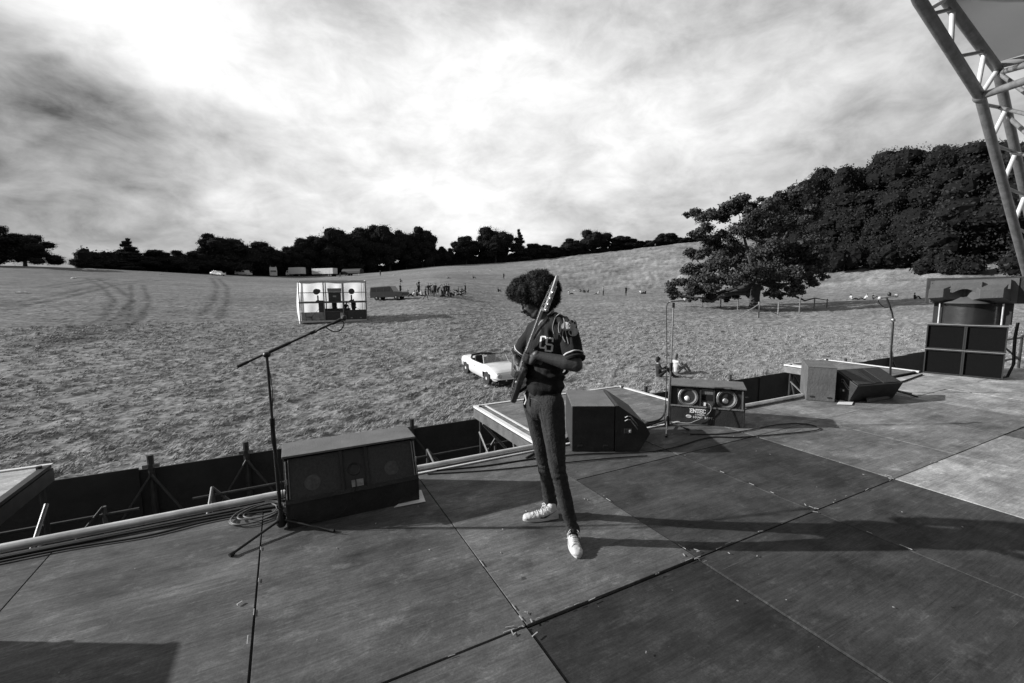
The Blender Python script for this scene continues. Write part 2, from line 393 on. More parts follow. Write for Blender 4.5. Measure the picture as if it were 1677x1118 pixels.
def make_grass():
    """short tufts of meadow grass over the near part of the field"""
    n = 120000
    u = RNG.rand(n); D = 7.0*(44/7.0)**(u**.85); T = RNG.uniform(R(-50), R(84), n)
    x = np.sin(T)*D; y = np.cos(T)*D
    q = np.column_stack([x*math.cos(.5)+y*math.sin(.5), -x*math.sin(.5)+y*math.cos(.5)])
    den = fbm(q*np.array([1.5, 2.6]), 3, 3); keep = (den+RNG.uniform(-.5, .5, n) > -.12) & (y > 7.1)
    x, y, D, den = x[keep], y[keep], D[keep], den[keep]; n = len(x)
    n1 = den; n2 = fbm((q*np.array([4.2, 6.5]))[keep], 2, 9); n3 = fbm(np.column_stack([x, y])*.35, 2, 21)
    fade = np.clip(1-(D-60)/60, 0, 1)
    z = zt(x, y)+fade*(.070*n1+.042*n2*(1+n1)+.05*n3)-.01
    B = 5; V = []; tone = []
    for b in range(B):
        a = RNG.uniform(0, 2*math.pi, n); lean = RNG.uniform(.04, .17, n); h = RNG.uniform(.025, .085, n)*(1+.5*den); wdt = RNG.uniform(.006, .015, n)*(1+D/26)
        la = a*.25-.6
        px = x+RNG.normal(0, .05, n); py = y+RNG.normal(0, .05, n)
        dx, dy = np.cos(a)*wdt, np.sin(a)*wdt
        V.append(np.stack([np.column_stack([px-dx, py-dy, z]), np.column_stack([px+dx, py+dy, z]), np.column_stack([px+lean*np.cos(la)+dx*.2, py+lean*np.sin(la)+dy*.2, z+h])], 1).reshape(-1, 3))
        tone.append(np.repeat(RNG.uniform(.6, 1.45, n), 3))
    V = np.concatenate(V); tq = np.arange(len(V)).reshape(-1, 3)
    m = mat('grass_blades', .235, .8, 0, .3, 2.0, attr='tone', spec=.2)
    o = quads('grass', V, tq, m, None, np.concatenate(tone), False)
    tag(o, 'short trampled meadow grass in tufts', 'grass', kind='stuff')
make_grass()

# ------------------------------------------------------------------ trees
LEAF = mat('foliage', .026, .9, 0, .45, .25, spec=.04, attr='tone')
LEAF_OAK = mat('oak_foliage', .050, .8, 0, .4, .8, spec=.12, attr='tone')
BARK = mat('bark', .05, .9, 0, .4, 3, .6, 12)
def leaf_cloud(lobes, n, size, rng, shell=.35, core=.8, flat=1.0):
    """leaf-sized quads spread through lobes (centre, radii) round darker inner masses"""
    V = []; Q = []; tone = []; cnt = 0
    vol = np.array([l[1][0]*l[1][1]+l[1][1]*l[1][2]+l[1][0]*l[1][2] for l in lobes]); vol = vol/vol.sum()
    for (c, r), f in zip(lobes, vol):
        k = max(12, int(n*f)); c = np.array(c); r = np.array(r)
        d = rng.normal(size=(k, 3)); d /= np.linalg.norm(d, axis=1)[:, None]
        lump = 1+.28*vnoise(d*2.6+c*1.7, 3)+.14*vnoise(d*6+c, 8)
        rad = (1-shell*rng.rand(k)**1.6+.10*rng.rand(k)*(rng.rand(k) < .3))*lump
        p = c+d*r*rad[:, None]
        nrm = d*.7+rng.normal(size=(k, 3))*.6; nrm /= np.linalg.norm(nrm, axis=1)[:, None]
        a = np.cross(nrm, rng.normal(size=(k, 3))); a /= np.linalg.norm(a, axis=1)[:, None]; b = np.cross(nrm, a)
        s = size*rng.uniform(.55, 1.3, k)[:, None]
        V.append(np.stack([p-a*s-b*s*.3, p-b*s*.6+a*s*.2, p+a*s+b*s*.25, p+b*s*.65-a*s*.1], 1).reshape(-1, 3))
        Q.append(np.arange(4*k).reshape(-1, 4)+cnt); cnt += 4*k
        tone.append(np.repeat(rng.uniform(.55, 1.5, k)*(1+.25*vnoise(p*.9, 4)), 4))
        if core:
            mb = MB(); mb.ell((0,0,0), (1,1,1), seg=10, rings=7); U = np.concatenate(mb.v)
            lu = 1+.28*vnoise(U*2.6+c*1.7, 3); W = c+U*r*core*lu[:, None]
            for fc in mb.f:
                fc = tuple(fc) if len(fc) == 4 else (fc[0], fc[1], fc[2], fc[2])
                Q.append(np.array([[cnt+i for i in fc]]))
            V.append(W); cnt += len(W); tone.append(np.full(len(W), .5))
    return np.concatenate(V), np.concatenate(Q), np.concatenate(tone)
def foliage(name, V, Q, tone, m, parent):
    me = bpy.data.meshes.new(name); fs = [tuple(dict.fromkeys(q)) for q in Q.tolist()]
    me.from_pydata(V.tolist(), [], fs); a = me.attributes.new('tone', 'FLOAT', 'POINT'); a.data.foreach_set('value', tone.astype(np.float32))
    me.update(); me.materials.append(m); o = bpy.data.objects.new(name, me); C.objects.link(o); o.parent = parent; return o

def proto_tree(kind, seed, n=13000):
    """unit tree: height 1, crown width 1"""
    rng = np.random.RandomState(seed); lobes = []
    if kind == 'round':
        lobes.append(((0, 0, .5), (.38, .38, .40)))
        for k in range(26):
            a = rng.uniform(0, 6.28); zz = rng.uniform(.22, .86); rr = .36*math.sqrt(max(0, 1-((zz-.5)/.46)**2)); s = rng.uniform(.09, .19)
            lobes.append(((rr*math.cos(a), rr*math.sin(a), zz), (s*1.1, s*1.1, s)))
    elif kind == 'dome':
        lobes.append(((0, 0, .42), (.42, .42, .34)))
        for k in range(16):
            a = rng.uniform(0, 6.28); zz = rng.uniform(.12, .85); rr = .42*math.sqrt(max(0, 1-((zz-.25)/.66)**2)); s = rng.uniform(.09, .17)
            lobes.append(((rr*math.cos(a), rr*math.sin(a), zz), (s*1.2, s*1.2, s)))
    elif kind == 'tall':
        for k in range(34):
            a = rng.uniform(0, 6.28); zz = rng.uniform(.12, .90); rr = .33*math.sqrt(max(0.03, 1-((zz-.48)/.50)**2))*rng.uniform(.5, 1); s = rng.uniform(.10, .17)
            lobes.append(((rr*math.cos(a), rr*math.sin(a), zz), (s, s, s*.85)))
        lobes.append(((0, 0, .45), (.27, .27, .38))); lobes.append(((.03, 0, .72), (.17, .17, .2)))
    elif kind == 'cone':
        for k in range(11):
            zz = .08+.86*k/10; rr = .46*(1-k/11)**.9
            for j in range(4 if k < 8 else 2):
                a = rng.uniform(0, 6.28); lobes.append(((rr*.5*math.cos(a), rr*.5*math.sin(a), zz), (rr*.55+.02, rr*.55+.02, .06)))
    elif kind == 'loose':
        for k in range(16):
            a = rng.uniform(0, 6.28); zz = rng.uniform(.35, .92); rr = rng.uniform(.05, .4)*math.sqrt(max(.05, 1-((zz-.55)/.45)**2)); s = rng.uniform(.08, .16)
            lobes.append(((rr*math.cos(a), rr*math.sin(a), zz), (s*1.2, s*1.2, s*.8)))
        lobes.append(((0, 0, .2), (.3, .3, .16)))
    V, Q, t = leaf_cloud(lobes, n, .0125 if kind != 'cone' else .012, rng, core=.82 if kind != 'loose' else .6)
    V[:,2] -= 0; V[:,2] *= 1/np.percentile(V[:,2], 99.7); rr0 = np.percentile(np.hypot(V[:,0], V[:,1]), 97); V[:,:2] *= .5/rr0
    root = empty('tree', (0, 0, -500)); fo = foliage('crown', V, Q, t, LEAF, root)
    mb = MB(); mb.tube([(0,0,-.05), (.01,0,.12), (0,.01,.3), (.02,0,.6)], [.035, .026, .02, .006], 7)
    for k in range(5):
        a = rng.uniform(0, 6.28); z0 = rng.uniform(.18, .45); mb.tube([(0,0,z0), (.12*math.cos(a), .12*math.sin(a), z0+.14), (.25*math.cos(a), .25*math.sin(a), z0+.24)], [.014, .009, .003], 5)
    mb.build('trunk', BARK, root)
    return root
PROTO = {}
for k, seeds in dict(round=(1, 2, 3), dome=(4, 5), tall=(6, 7, 8), cone=(9,), loose=(10,)).items():
    PROTO[k] = [proto_tree(k, s) for s in seeds]
used_p = set()
def tree_at(px, D, top, wpx, kind, label, group=None, var=0, name=None, sink=.0):
    p = at(px, D); r = pray(px, top); h = math.hypot(r[0], r[1]); ztop = CAMH+D*r[2]/h
    r0 = pray(px, 470); depth = D*F/math.hypot(px-CX, F) ; W = wpx/ (math.hypot(px-CX, F)/D) * 1.0
    pr = PROTO[kind][var % len(PROTO[kind])]
    if (kind, var % len(PROTO[kind])) in used_p: o = copy_tree(pr)
    else: o = pr; used_p.add((kind, var % len(PROTO[kind])))
    H = (ztop-p[2]+sink)
    o.location = (p[0], p[1], p[2]-sink); o.scale = (W*1.0, W*1.0, H); o.rotation_euler = (0, 0, RNG.uniform(0, 6.28))
    nm = name or {'cone': 'conifer_tree'}.get(kind, 'broadleaf_tree'); o.name = nm
    tag(o, label, 'tree', group); return o

G1 = 'trees along the far edge of the field'
far_trees = [
 (-35,165,366,110,'loose','dark spreading tree cut by the left edge of the photo'),
 (2,168,371,60,'loose','airy dark tree with sky gaps nearest the left edge'),
 (46,168,385,80,'dome','low spreading dark dome of a tree left of the gap in the tree line'),
 (157,178,417,52,'dome','small rounded dark bush tree just right of the sky gap'),
 (216,182,391,50,'cone','pointed pyramid shaped dark tree above the left hedge line'),
 (243,183,418,60,'round','low tree at the right foot of the pyramid shaped tree'),
 (275,185,411,66,'round','low round tree, first in the even stretch left of the parked white car'),
 (312,186,410,66,'dome','low flat topped tree right behind the small parked white car'),
 (345,188,412,56,'round','low tree in the notch left of the big spreading double tree'),
 (368,190,385,64,'tall','tall lumpy tree, left half of the big spreading pair behind the parked cars'),
 (408,192,393,92,'dome','broad sloping tree, right half of the big spreading pair behind the parked cars'),
 (450,196,404,60,'round','low dark tree behind the truck parked nose on'),
 (480,198,403,52,'dome','low dark tree behind the white box truck'),
 (507,202,387,40,'tall','thin crowned tree standing up above the white trailer'),
 (545,204,376,60,'round','large round tree at the left end of the tallest dark clump'),
 (578,205,378,62,'tall','dark tree second in the tallest clump, over the dark covered trailer'),
 (606,206,369,52,'tall','highest peak of the tallest dark clump'),
 (640,206,372,58,'round','broad tree in the middle of the tallest dark clump'),
 (667,208,379,46,'tall','narrow tree in the right part of the tallest clump'),
 (693,210,373,44,'tall','tall ragged tree ending the tallest clump on its right'),
 (712,212,402,26,'round','small low tree tucked under the right end of the tallest clump'),
 (731,214,404,25,'round','small round tree standing alone right of the tallest clump'),
 (765,216,386,42,'tall','oval tree left of the wide gappy tree'),
 (812,218,373,58,'round','wide gappy round tree left of the pointed conifer'),
 (850,220,376,34,'cone','pointed conifer in the middle of the tree line'),
 (872,222,398,34,'round','low dark tree at the right foot of the pointed conifer'),
 (893,224,401,36,'dome','low bushy tree right of the conifer, above the musician'),
 (911,225,403,24,'round','smallest tree closing the gap above the musician'),
 (937,227,391,36,'round','rounded tree left of the egg shaped tree on the slope'),
 (975,230,376,44,'round','tall egg shaped tree on the rising slope'),
 (1018,232,385,40,'tall','loose crowned tree right of the egg shaped tree'),
 (1042,230,394,24,'round','little tree right of the loose crowned tree on the slope'),
 (1064,230,393,24,'dome','small low tree before the last rounded tree on the slope'),
 (1090,232,381,32,'round','last rounded tree on the slope before the oak'),
 (1116,232,389,28,'dome','low hedge tree disappearing behind the oak'),
 (1142,232,380,34,'dome','low tree seen through the left side of the oak')]
for i, (px, D, top, wpx, kind, lab) in enumerate(far_trees):
    tree_at(px, D, top, wpx*1.12, kind, lab, G1, i)
# hedge line closing the foot of the tree line
def hedge(p0, p1, n, h, wdt, label, D0, D1):
    lob = []; rng = np.random.RandomState(int(p0)+5)
    a0 = at(p0, D0)
    for k in range(n):
        t = (k+.5)/n; a = at(p0+(p1-p0)*t, D0+(D1-D0)*t); hh = h*rng.uniform(.75, 1.15)
        lob.append(((a[0]-a0[0], a[1]-a0[1], a[2]-a0[2]+hh*.35), (wdt, wdt*.9, hh*.75)))
    V, Q, t = leaf_cloud(lob, 260*n, .28, rng, core=.86)
    root = empty('hedge', tuple(a0), 0, label, 'hedge', 'hedge lines at the foot of the far trees'); foliage('foliage', V, Q, t, LEAF, root)
hedge(138, 560, 38, 5.2, 2.9, 'long dark hedge at the foot of the trees behind the parked trucks', 177, 207)
hedge(560, 925, 36, 4.0, 2.9, 'dark hedge under the trees between the tallest clump and the musician', 207, 226)
hedge(925, 1160, 22, 2.6, 2.7, 'thin hedge climbing the slope toward the oak', 228, 236)

G2 = 'trees of the hillside wood on the right'
wood = [
 (1352,128,340,86,'round','lighter low tree at the left foot of the wood, right behind the oak'),
 (1392,122,318,104,'tall','front row tree of the wood left of the lone mic stand'),
 (1440,117,322,100,'dome','front row tree of the wood just left above the lone mic stand'),
 (1492,114,306,112,'round','front row tree of the wood right above the lone mic stand'),
 (1545,112,330,96,'tall','front row tree in the wood left of the horn speaker'),
 (1592,108,262,168,'round','biggest pale textured tree of the wood above the horn speaker'),
 (1690,104,268,170,'tall','big tree of the wood cut by the right edge, seen through the truss'),
 (1318,160,300,84,'round','tree rising from behind the right shoulder of the oak'),
 (1358,160,272,90,'round','tallest step of the wood where its roofline starts on the left'),
 (1412,162,272,100,'dome','second row tree of the wood left of the highest ridge'),
 (1468,160,255,110,'tall','second row tree under the highest ridge of the wood'),
 (1528,158,256,112,'round','second row tree left of the biggest pale tree'),
 (1590,166,242,120,'tall','tree rising right behind the biggest pale tree'),
 (1652,162,238,120,'dome','second row tree behind the truss legs'),
 (1388,200,279,84,'dome','back row tree at the left dip of the skyline of the wood'),
 (1440,205,255,90,'round','back row tree before the skyline of the wood steps up'),
 (1492,208,238,96,'round','back row tree at the left end of the highest skyline'),
 (1540,210,237,84,'tall','back row tree in the middle of the highest skyline'),
 (1592,212,236,80,'dome','back row tree on the highest skyline left of the truss'),
 (1640,212,238,90,'round','back row tree on the skyline inside the truss'),
 (1700,212,236,90,'tall','back row tree at the right edge behind the truss'),
 (1290,190,330,80,'tall','back row tree filling the notch between oak and wood'),
 (1262,200,352,70,'round','back row tree hidden mostly behind the middle of the oak')]
for i, (px, D, top, wpx, kind, lab) in enumerate(wood):
    if D < 130: D += 14
    tree_at(px, D, top, wpx*1.15, kind, lab, G2, i+1, sink=1.5)
def shrub(px, D, wpx, hpx, label, seed):
    rng = np.random.RandomState(seed); p = at(px, D); sc = D/math.hypot(px-CX, F); W = wpx*sc; H = hpx*sc; lob = []
    for k in range(9): lob.append(((rng.uniform(-.4,.4)*W, rng.uniform(-.3,.3)*W, rng.uniform(.2,.65)*H), (W*.22, W*.22, H*.33)))
    V, Q, t = leaf_cloud(lob, 1400, .26, rng, core=.8)
    root = empty('shrub', tuple(p), 0, label, 'shrub', 'shrubs at the foot of the wood'); foliage('foliage', V, Q, t, LEAF, root)
    MB().tube([(0,0,-.2),(0,0,H*.5)], .1, 6).build('stem', BARK, root)
for i, (px, D, wp, hp, lab) in enumerate([(1345,112,40,44,'pale shrub on the bank right of the oak crown'),(1380,110,70,60,'shrub at the foot of the wood left of the lone mic stand'),
    (1462,109,60,46,'shrub at the foot of the wood above the lone mic stand'),(1525,100,56,50,'shrub at the foot of the wood left of the horn speaker'),(1420,112,60,34,'low shrub between the two bigger shrubs under the wood'),
    (1575,98,60,40,'shrub mostly hidden behind the horn speaker'),(1660,96,90,60,'shrub at the right edge below the truss leg')]):
    shrub(px, D+13, wp, hp, lab, 60+i)

# the big oak
def make_oak():
    base = on(1235, 506); D = math.hypot(base[0], base[1]); rx, ry = base[0]/D, base[1]/D
    root = empty('oak_tree', tuple(base), 0, 'big solitary spreading oak with low drooping branches inside a wire fence', 'tree')
    rng = np.random.RandomState(44)
    def pt(px, py, dv):
        r = pray(px, py); h = math.hypot(r[0], r[1]); dd = D+dv; return np.array([r[0]/h*dd-base[0], r[1]/h*dd-base[1], CAMH+r[2]/h*dd-base[2]])
    sc = D/math.hypot(1235-CX, F)
    L_ = [(1212,326,24,0),(1192,348,24,3),(1150,356,26,-1),(1132,350,14,1),(1172,352,20,2),(1232,345,28,2),(1262,332,26,-2),(1292,322,26,1),(1308,318,12,0),(1248,372,36,3),(1210,374,30,-3),
      (1170,392,26,1),(1290,366,34,-2),(1318,352,26,2),(1150,378,22,-2),(1142,418,26,0),(1172,428,30,-4),(1206,420,34,2),(1250,414,38,-4),(1294,408,34,1),(1326,392,28,-2),
      (1322,426,30,3),(1340,414,16,0),(1130,442,24,1),(1112,462,22,0),(1104,478,15,-2),(1134,470,26,-3),(1164,462,30,-5),(1200,458,32,-5),(1238,452,34,-6),(1276,450,32,-5),(1308,452,26,-2),
      (1334,444,20,0),(1350,438,12,2),(1330,462,14,-1),(1300,474,16,-3),(1268,474,20,-4),(1232,476,18,3),(1196,478,22,4),(1162,484,16,-1),(1128,487,13,-2),(1100,487,9,0),(1345,428,14,1),
      (1200,400,30,7),(1260,390,34,8),(1220,440,34,8),(1290,430,28,7),(1160,440,26,6),(1240,350,24,-4),(1350,452,10,0),(1190,490,10,2),(1276,484,11,1)]
    lobes = [(pt(x, y, dv*.8), (r*sc*rng.uniform(.82, 1.0),)*2+(r*sc*rng.uniform(.55, .72),)) for x, y, r, dv in L_]
    # break every mass up into several smaller clumps
    sub = []
    for c, r in lobes:
        sub.append((c, tuple(np.array(r)*.62)))
        for k in range(5):
            d = rng.normal(size=3); d /= np.linalg.norm(d); s = rng.uniform(.30, .5)
            sub.append((c+d*np.array(r)*.75, (r[0]*s, r[0]*s, r[2]*s)))
    V, Q, t = leaf_cloud(sub, 52000, .145, rng, shell=.5, core=.66)
    foliage('crown', V, Q, t, LEAF_OAK, root)
    mb = MB(); top = np.array((.1, 0, 3.0))
    mb.tube([(0,0,-.4), (0,0,.3), (.05,0,1.4), top], [.95, .62, .52, .60], 12)
    mb.build('trunk', BARK, root, smooth=True)
    mb = MB()
    for x, y, dv in [(1108,480,0),(1150,484,-1),(1200,470,-4),(1140,440,0),(1170,400,1),(1210,350,0),(1262,350,-2),(1300,350,1),(1320,430,0),(1330,460,-1),(1290,470,-3),(1250,430,-4),(1220,440,6),(1280,420,6)]:
        e = pt(x, y, dv); mid = top*.55+e*.45+np.array((0,0,-.1*abs(e[0]))); mid[2] = max(mid[2], 1.6)
        mb.tube([top*.9, top*.7+mid*.3+(0,0,.3), mid, mid*.5+e*.5+rng.normal(size=3)*.3, e], [.34, .27, .2, .12, .03], 8)
    mb.build('limb', BARK, root, smooth=True)
    # drooping bare elbow of the lowest limb
    P_ = [pt(1226,480,-1), pt(1200,480,-2), pt(1178,486,-2), pt(1166,494,-2), pt(1152,488,-2), pt(1130,486,-2), pt(1104,482,-2)]
    MB().tube(P_, [.3,.24,.2,.17,.13,.09,.03], 8).build('low_branch', BARK, root, smooth=True)
    P_ = [pt(1250,484,2), pt(1275,478,2), pt(1300,484,3), pt(1318,492,3), pt(1335,488,3), pt(1358,492,3)]
    MB().tube(P_, [.2,.16,.12,.1,.07,.02], 8).build('low_branch', BARK, root, smooth=True)
make_oak()

# wire fence round the oak
def oak_fence():
    WD = mat('old_wood', .16, .85, 0, .3, 8, .3, 30); WD2 = mat('pale_wood', .22, .85, 0, .25, 8); WI = mat('wire', .10, .5, .6)
    spec = [(1150,502,485),(1180,504,486),(1208,508,488),(1242,520,494),(1274,517,495),(1309,512,486),(1333,507,487),(1354,504,489)]
    b0 = on(1242, 519); root = empty('wire_fence', tuple(b0), 0, 'low post and wire fence standing round the foot of the oak', 'fence')
    tops = []
    for i, (px, yb, yt) in enumerate(spec):
        p = on(px, yb); r = pray(px, yt); D = math.hypot(p[0], p[1]); z = CAMH+D*r[2]/math.hypot(r[0], r[1]); h = min(max(z-p[2], 1.0), 2.0)
        a = p-b0; MB().tube([a+(0,0,-.2), a+(0,0,h)], .07 if i != 3 else .085, 7).build('post', WD2 if i in (3, 4) else WD, root); tops.append((a, h))
    for k in range(4):
        mb = MB()
        for (a, h), (b, g) in zip(tops[:-1], tops[1:]): mb.tube([a+(0,0,h*(.25+.23*k)), (a+b)/2+(0,0,(h+g)/2*(.25+.23*k)-.04), b+(0,0,g*(.25+.23*k))], .012, 4)
        mb.build('wire', WI, root)
    a, h = tops[3]; MB().tube([a+(0,0,h*.85), a+np.array((-1.9, .9, .05))], .05, 6).build('brace', WD2, root)
    MB().tube([tops[3][0]+(0,0,h*.8), tops[4][0]+(0,0,.1)], .03, 6).build('brace', WD, root)
oak_fence()

# ------------------------------------------------------------------ stage
DECK = mat('deck_board', .088, .80, 0, .42, 1.3, .10, 22, .12, attr='tone', stretch=(1,1,1))
def deck_material():
    """weathered painted ply: grain, scuffs, pale scratches, dark spots"""
    m = DECK; nt = m.node_tree; N = nt.nodes; L = nt.links; b = N['Principled BSDF']
    src = b.inputs['Base Color'].links[0].from_socket
    tc = [n for n in N if n.type == 'TEX_COORD'][0]
    def noise(scale, st, rot=0, det=6, rough=.6, dist=0):
        mp = N.new('ShaderNodeMapping'); mp.inputs['Scale'].default_value = st; mp.inputs['Rotation'].default_value = (0, 0, rot); L.new(tc.outputs['Object'], mp.inputs[0])
        n = N.new('ShaderNodeTexNoise'); n.inputs['Scale'].default_value = scale; n.inputs['Detail'].default_value = det; n.inputs['Roughness'].default_value = rough
        n.inputs['Distortion'].default_value = dist; L.new(mp.outputs[0], n.inputs['Vector']); return n.outputs['Fac']
    def ramp(x, a, bb, lo, hi):
        r = N.new('ShaderNodeMapRange'); r.inputs[1].default_value = a; r.inputs[2].default_value = bb; r.inputs[3].default_value = lo; r.inputs[4].default_value = hi; L.new(x, r.inputs[0]); return r.outputs[0]
    def m2(op, a, c):
        n = N.new('ShaderNodeMath'); n.operation = op
        for i, v in enumerate((a, c)):
            if isinstance(v, float): n.inputs[i].default_value = v
            else: L.new(v, n.inputs[i])
        return n.outputs[0]
    grain = ramp(noise(7, (.35, 6, 1), 1.57, 9, .7, 1.4), .3, .7, .66, 1.34)
    fine = ramp(noise(90, (1, 1, 1), 0, 4, .7), .3, .7, .80, 1.22)
    wear = ramp(noise(1.7, (1, 1.8, 1), .4, 10, .75), .38, .72, .70, 1.6)
    scr1 = ramp(noise(3.2, (.5, 26, 1), .5, 3, .55, .25), .70, .73, 0, .045)
    scr2 = ramp(noise(2.7, (.6, 30, 1), 2.2, 3, .5, .35), .71, .74, 0, .04)
    scuff = ramp(noise(4.5, (1, 1.7, 1), .9, 12, .82, .4), .53, .68, .92, 1.75)
    blot = ramp(noise(2.6, (1, 1, 1), .3, 7, .6), .30, .42, .62, 1.0)
    spot = ramp(noise(11, (1, 1, 1), 0, 2, .4), .24, .20, 1, .45)
    fleck = ramp(noise(46, (1, 1, 1), 1, 2, .5), .76, .80, 0, .10)
    c = m2('MULTIPLY', m2('MULTIPLY', m2('MULTIPLY', m2('MULTIPLY', src, grain), fine), wear), spot)
    c = m2('MULTIPLY', m2('MULTIPLY', c, scuff), blot)
    c = m2('ADD', m2('ADD', m2('ADD', c, scr1), scr2), fleck); L.new(c, b.inputs['Base Color'])
    L.new(ramp(wear, .8, 1.4, .85, .62), b.inputs['Roughness'])
deck_material()
TIM = mat('dark_timber', .035, .8, 0, .35, 5, .3, 30); STEEL = mat('scaffold_steel', .20, .5, .7, .35, 9, .15, 60)
DSTEEL = mat('dark_steel', .05, .5, .5, .4, 9); WHITE = mat('white_trim', .62, .55, 0, .18, 5, dirt=0); PIPE = mat('pale_tube', .72, .36, .6, .3, 7)

stage = empty('stage', (0, 0, 0), 0, 'dark boarded open air stage floor the musician stands on', 'stage')
XS = [-6.33, -5.11, -3.89, -2.67, -1.45, -.235, .985, 2.205, 3.46, 4.66, 5.88, 7.10, 8.3, 9.5, 10.7, 11.9, 13.1]
ROWS = [(1.8025, 3.93), (-.64, 1.7965), (-3.08, -.65), (-5.5, -3.09), (-8.0, -5.51)]
tones = {0: [.8,.8,.85,.9,1.0,1.02,1.25,.60,.54,1.7,2.2,2.1,3.2,3.6,3.6,3.6,3.6], 1: [.8,.8,.8,.9,1.0,.95,.40,.54,.62,3.5,2.8,1.2,1.5,1.5,1.5,1.5,1.5],  # board greys; the pale far right ones also paint in the sheen there
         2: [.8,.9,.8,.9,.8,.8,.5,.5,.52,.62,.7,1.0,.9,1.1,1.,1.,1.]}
def make_deck():
    V = []; Fc = []; tn = []; n = 0
    for r, (y0, y1) in enumerate(ROWS):
        for i in range(len(XS)-1):
            x0, x1 = XS[i]+.0022, XS[i+1]-.0022; yy = [(y0, y1)]
            if r == 0 and i >= 7: yy = [(y0, 3.10), (3.1025, y1)]
            for s, (a, b) in enumerate(yy):
                z = RNG.uniform(-.003, .003)
                if (r, i) == (0, 5) or (r, i) == (0, 6): z = .004
                if (r, i) == (1, 6): z = -.008
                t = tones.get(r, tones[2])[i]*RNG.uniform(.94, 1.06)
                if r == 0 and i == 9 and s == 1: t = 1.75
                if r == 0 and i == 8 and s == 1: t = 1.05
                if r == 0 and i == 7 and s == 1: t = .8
                c = [(x0+RNG.uniform(0,.006), a+.002), (x1-RNG.uniform(0,.006), a+.002), (x1-RNG.uniform(0,.004), b-.002), (x0, b-.002)]
                for zz in (z-.018, z): V += [(p, q, zz-.0) for p, q in c]
                Fc += [tuple(n+k for k in f) for f in [(3,2,1,0),(4,5,6,7),(0,1,5,4),(1,2,6,5),(2,3,7,6),(3,0,4,7)]]
                tn += [t]*8; n += 8
    V = np.array(V); V[:, 2] -= .0
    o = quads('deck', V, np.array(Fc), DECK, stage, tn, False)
    b = o.modifiers.new('bevel', 'BEVEL'); b.width = .0015; b.segments = 1
    mb = MB()
    mb.box((3.4, -2.05, -.045), (19.3, 11.9, .045)); mb.build('underlay', TIM, stage)
    mb = MB()
    for x in np.arange(-6, 13, 1.22): mb.box((x, -2.05, -.145), (.09, 11.8, .15))
    mb.box((3.4, 3.90, -.15), (19.3, .05, .16)); mb.build('frame', TIM, stage)
    for x in np.arange(-6.2, 13.2, 2.44):
        for y in (3.75, .5): MB().tube([(x, y, GZ), (x, y, -.15)], .025, 8).build('leg', STEEL, stage)
    # splintered pale nicks along the worn seams
    mb = MB(); rr = np.random.RandomState(3)
    for cx_, cy_, k in [(.985, 1.80, 9), (2.205, 1.80, 5), (3.46, 1.80, 4), (4.66, 1.80, 3)]:
        for j in range(k):
            a = rr.uniform(0, 6.28); l = rr.uniform(.01, .05); x = cx_+rr.normal(0, .05); y = cy_+rr.normal(0, .04)
            mb.box((x, y, .0105), (l, rr.uniform(.002, .006), .003), rz=a)
    for j in range(26):
        x = rr.uniform(-.3, 5.5); mb.box((x, 1.80+rr.normal(0, .008), .0105), (rr.uniform(.01, .06), rr.uniform(.002, .004), .003), rz=rr.normal(0, .1))
    for xx in (-.235, .985, 2.205, 3.46):
        for j in range(7): mb.box((xx+rr.normal(0, .006), rr.uniform(-.6, 3.8), .0105), (rr.uniform(.002, .004), rr.uniform(.01, .07), .003))
    for j in range(60):
        mb.box((rr.uniform(-1, 6), rr.uniform(.3, 3.7), .0095), (rr.uniform(.003, .014), rr.uniform(.002, .006), .003), rz=rr.uniform(0, 3))
    tag(mb.build('splinters', mat('raw_splinter', .34, .8, 0, .3, 40), stage), kind='stuff')
make_deck()
for (a, b) in [((-6.2, 3.955), (-.25, 3.965)), ((-.25, 3.968), (2.5, 3.93)), ((5.1, 3.93), (6.95, 3.90)), ((11.15, 3.95), (13, 3.95))]:
    MB().tube([(a[0], a[1], .032), ((a[0]+b[0])/2, (a[1]+b[1])/2, .03), (b[0], b[1], .032)], .030, 12).build('edge_tube', PIPE, stage, smooth=True)
for (x0, x1, yy) in [(-6.2, .9, 3.885), (.9, 5.6, 3.88)]:
    MB().box(((x0+x1)/2, yy, .012), (x1-x0, .028, .012)).build('edge_strip', WHITE if x0 > 0 else DSTEEL, stage)

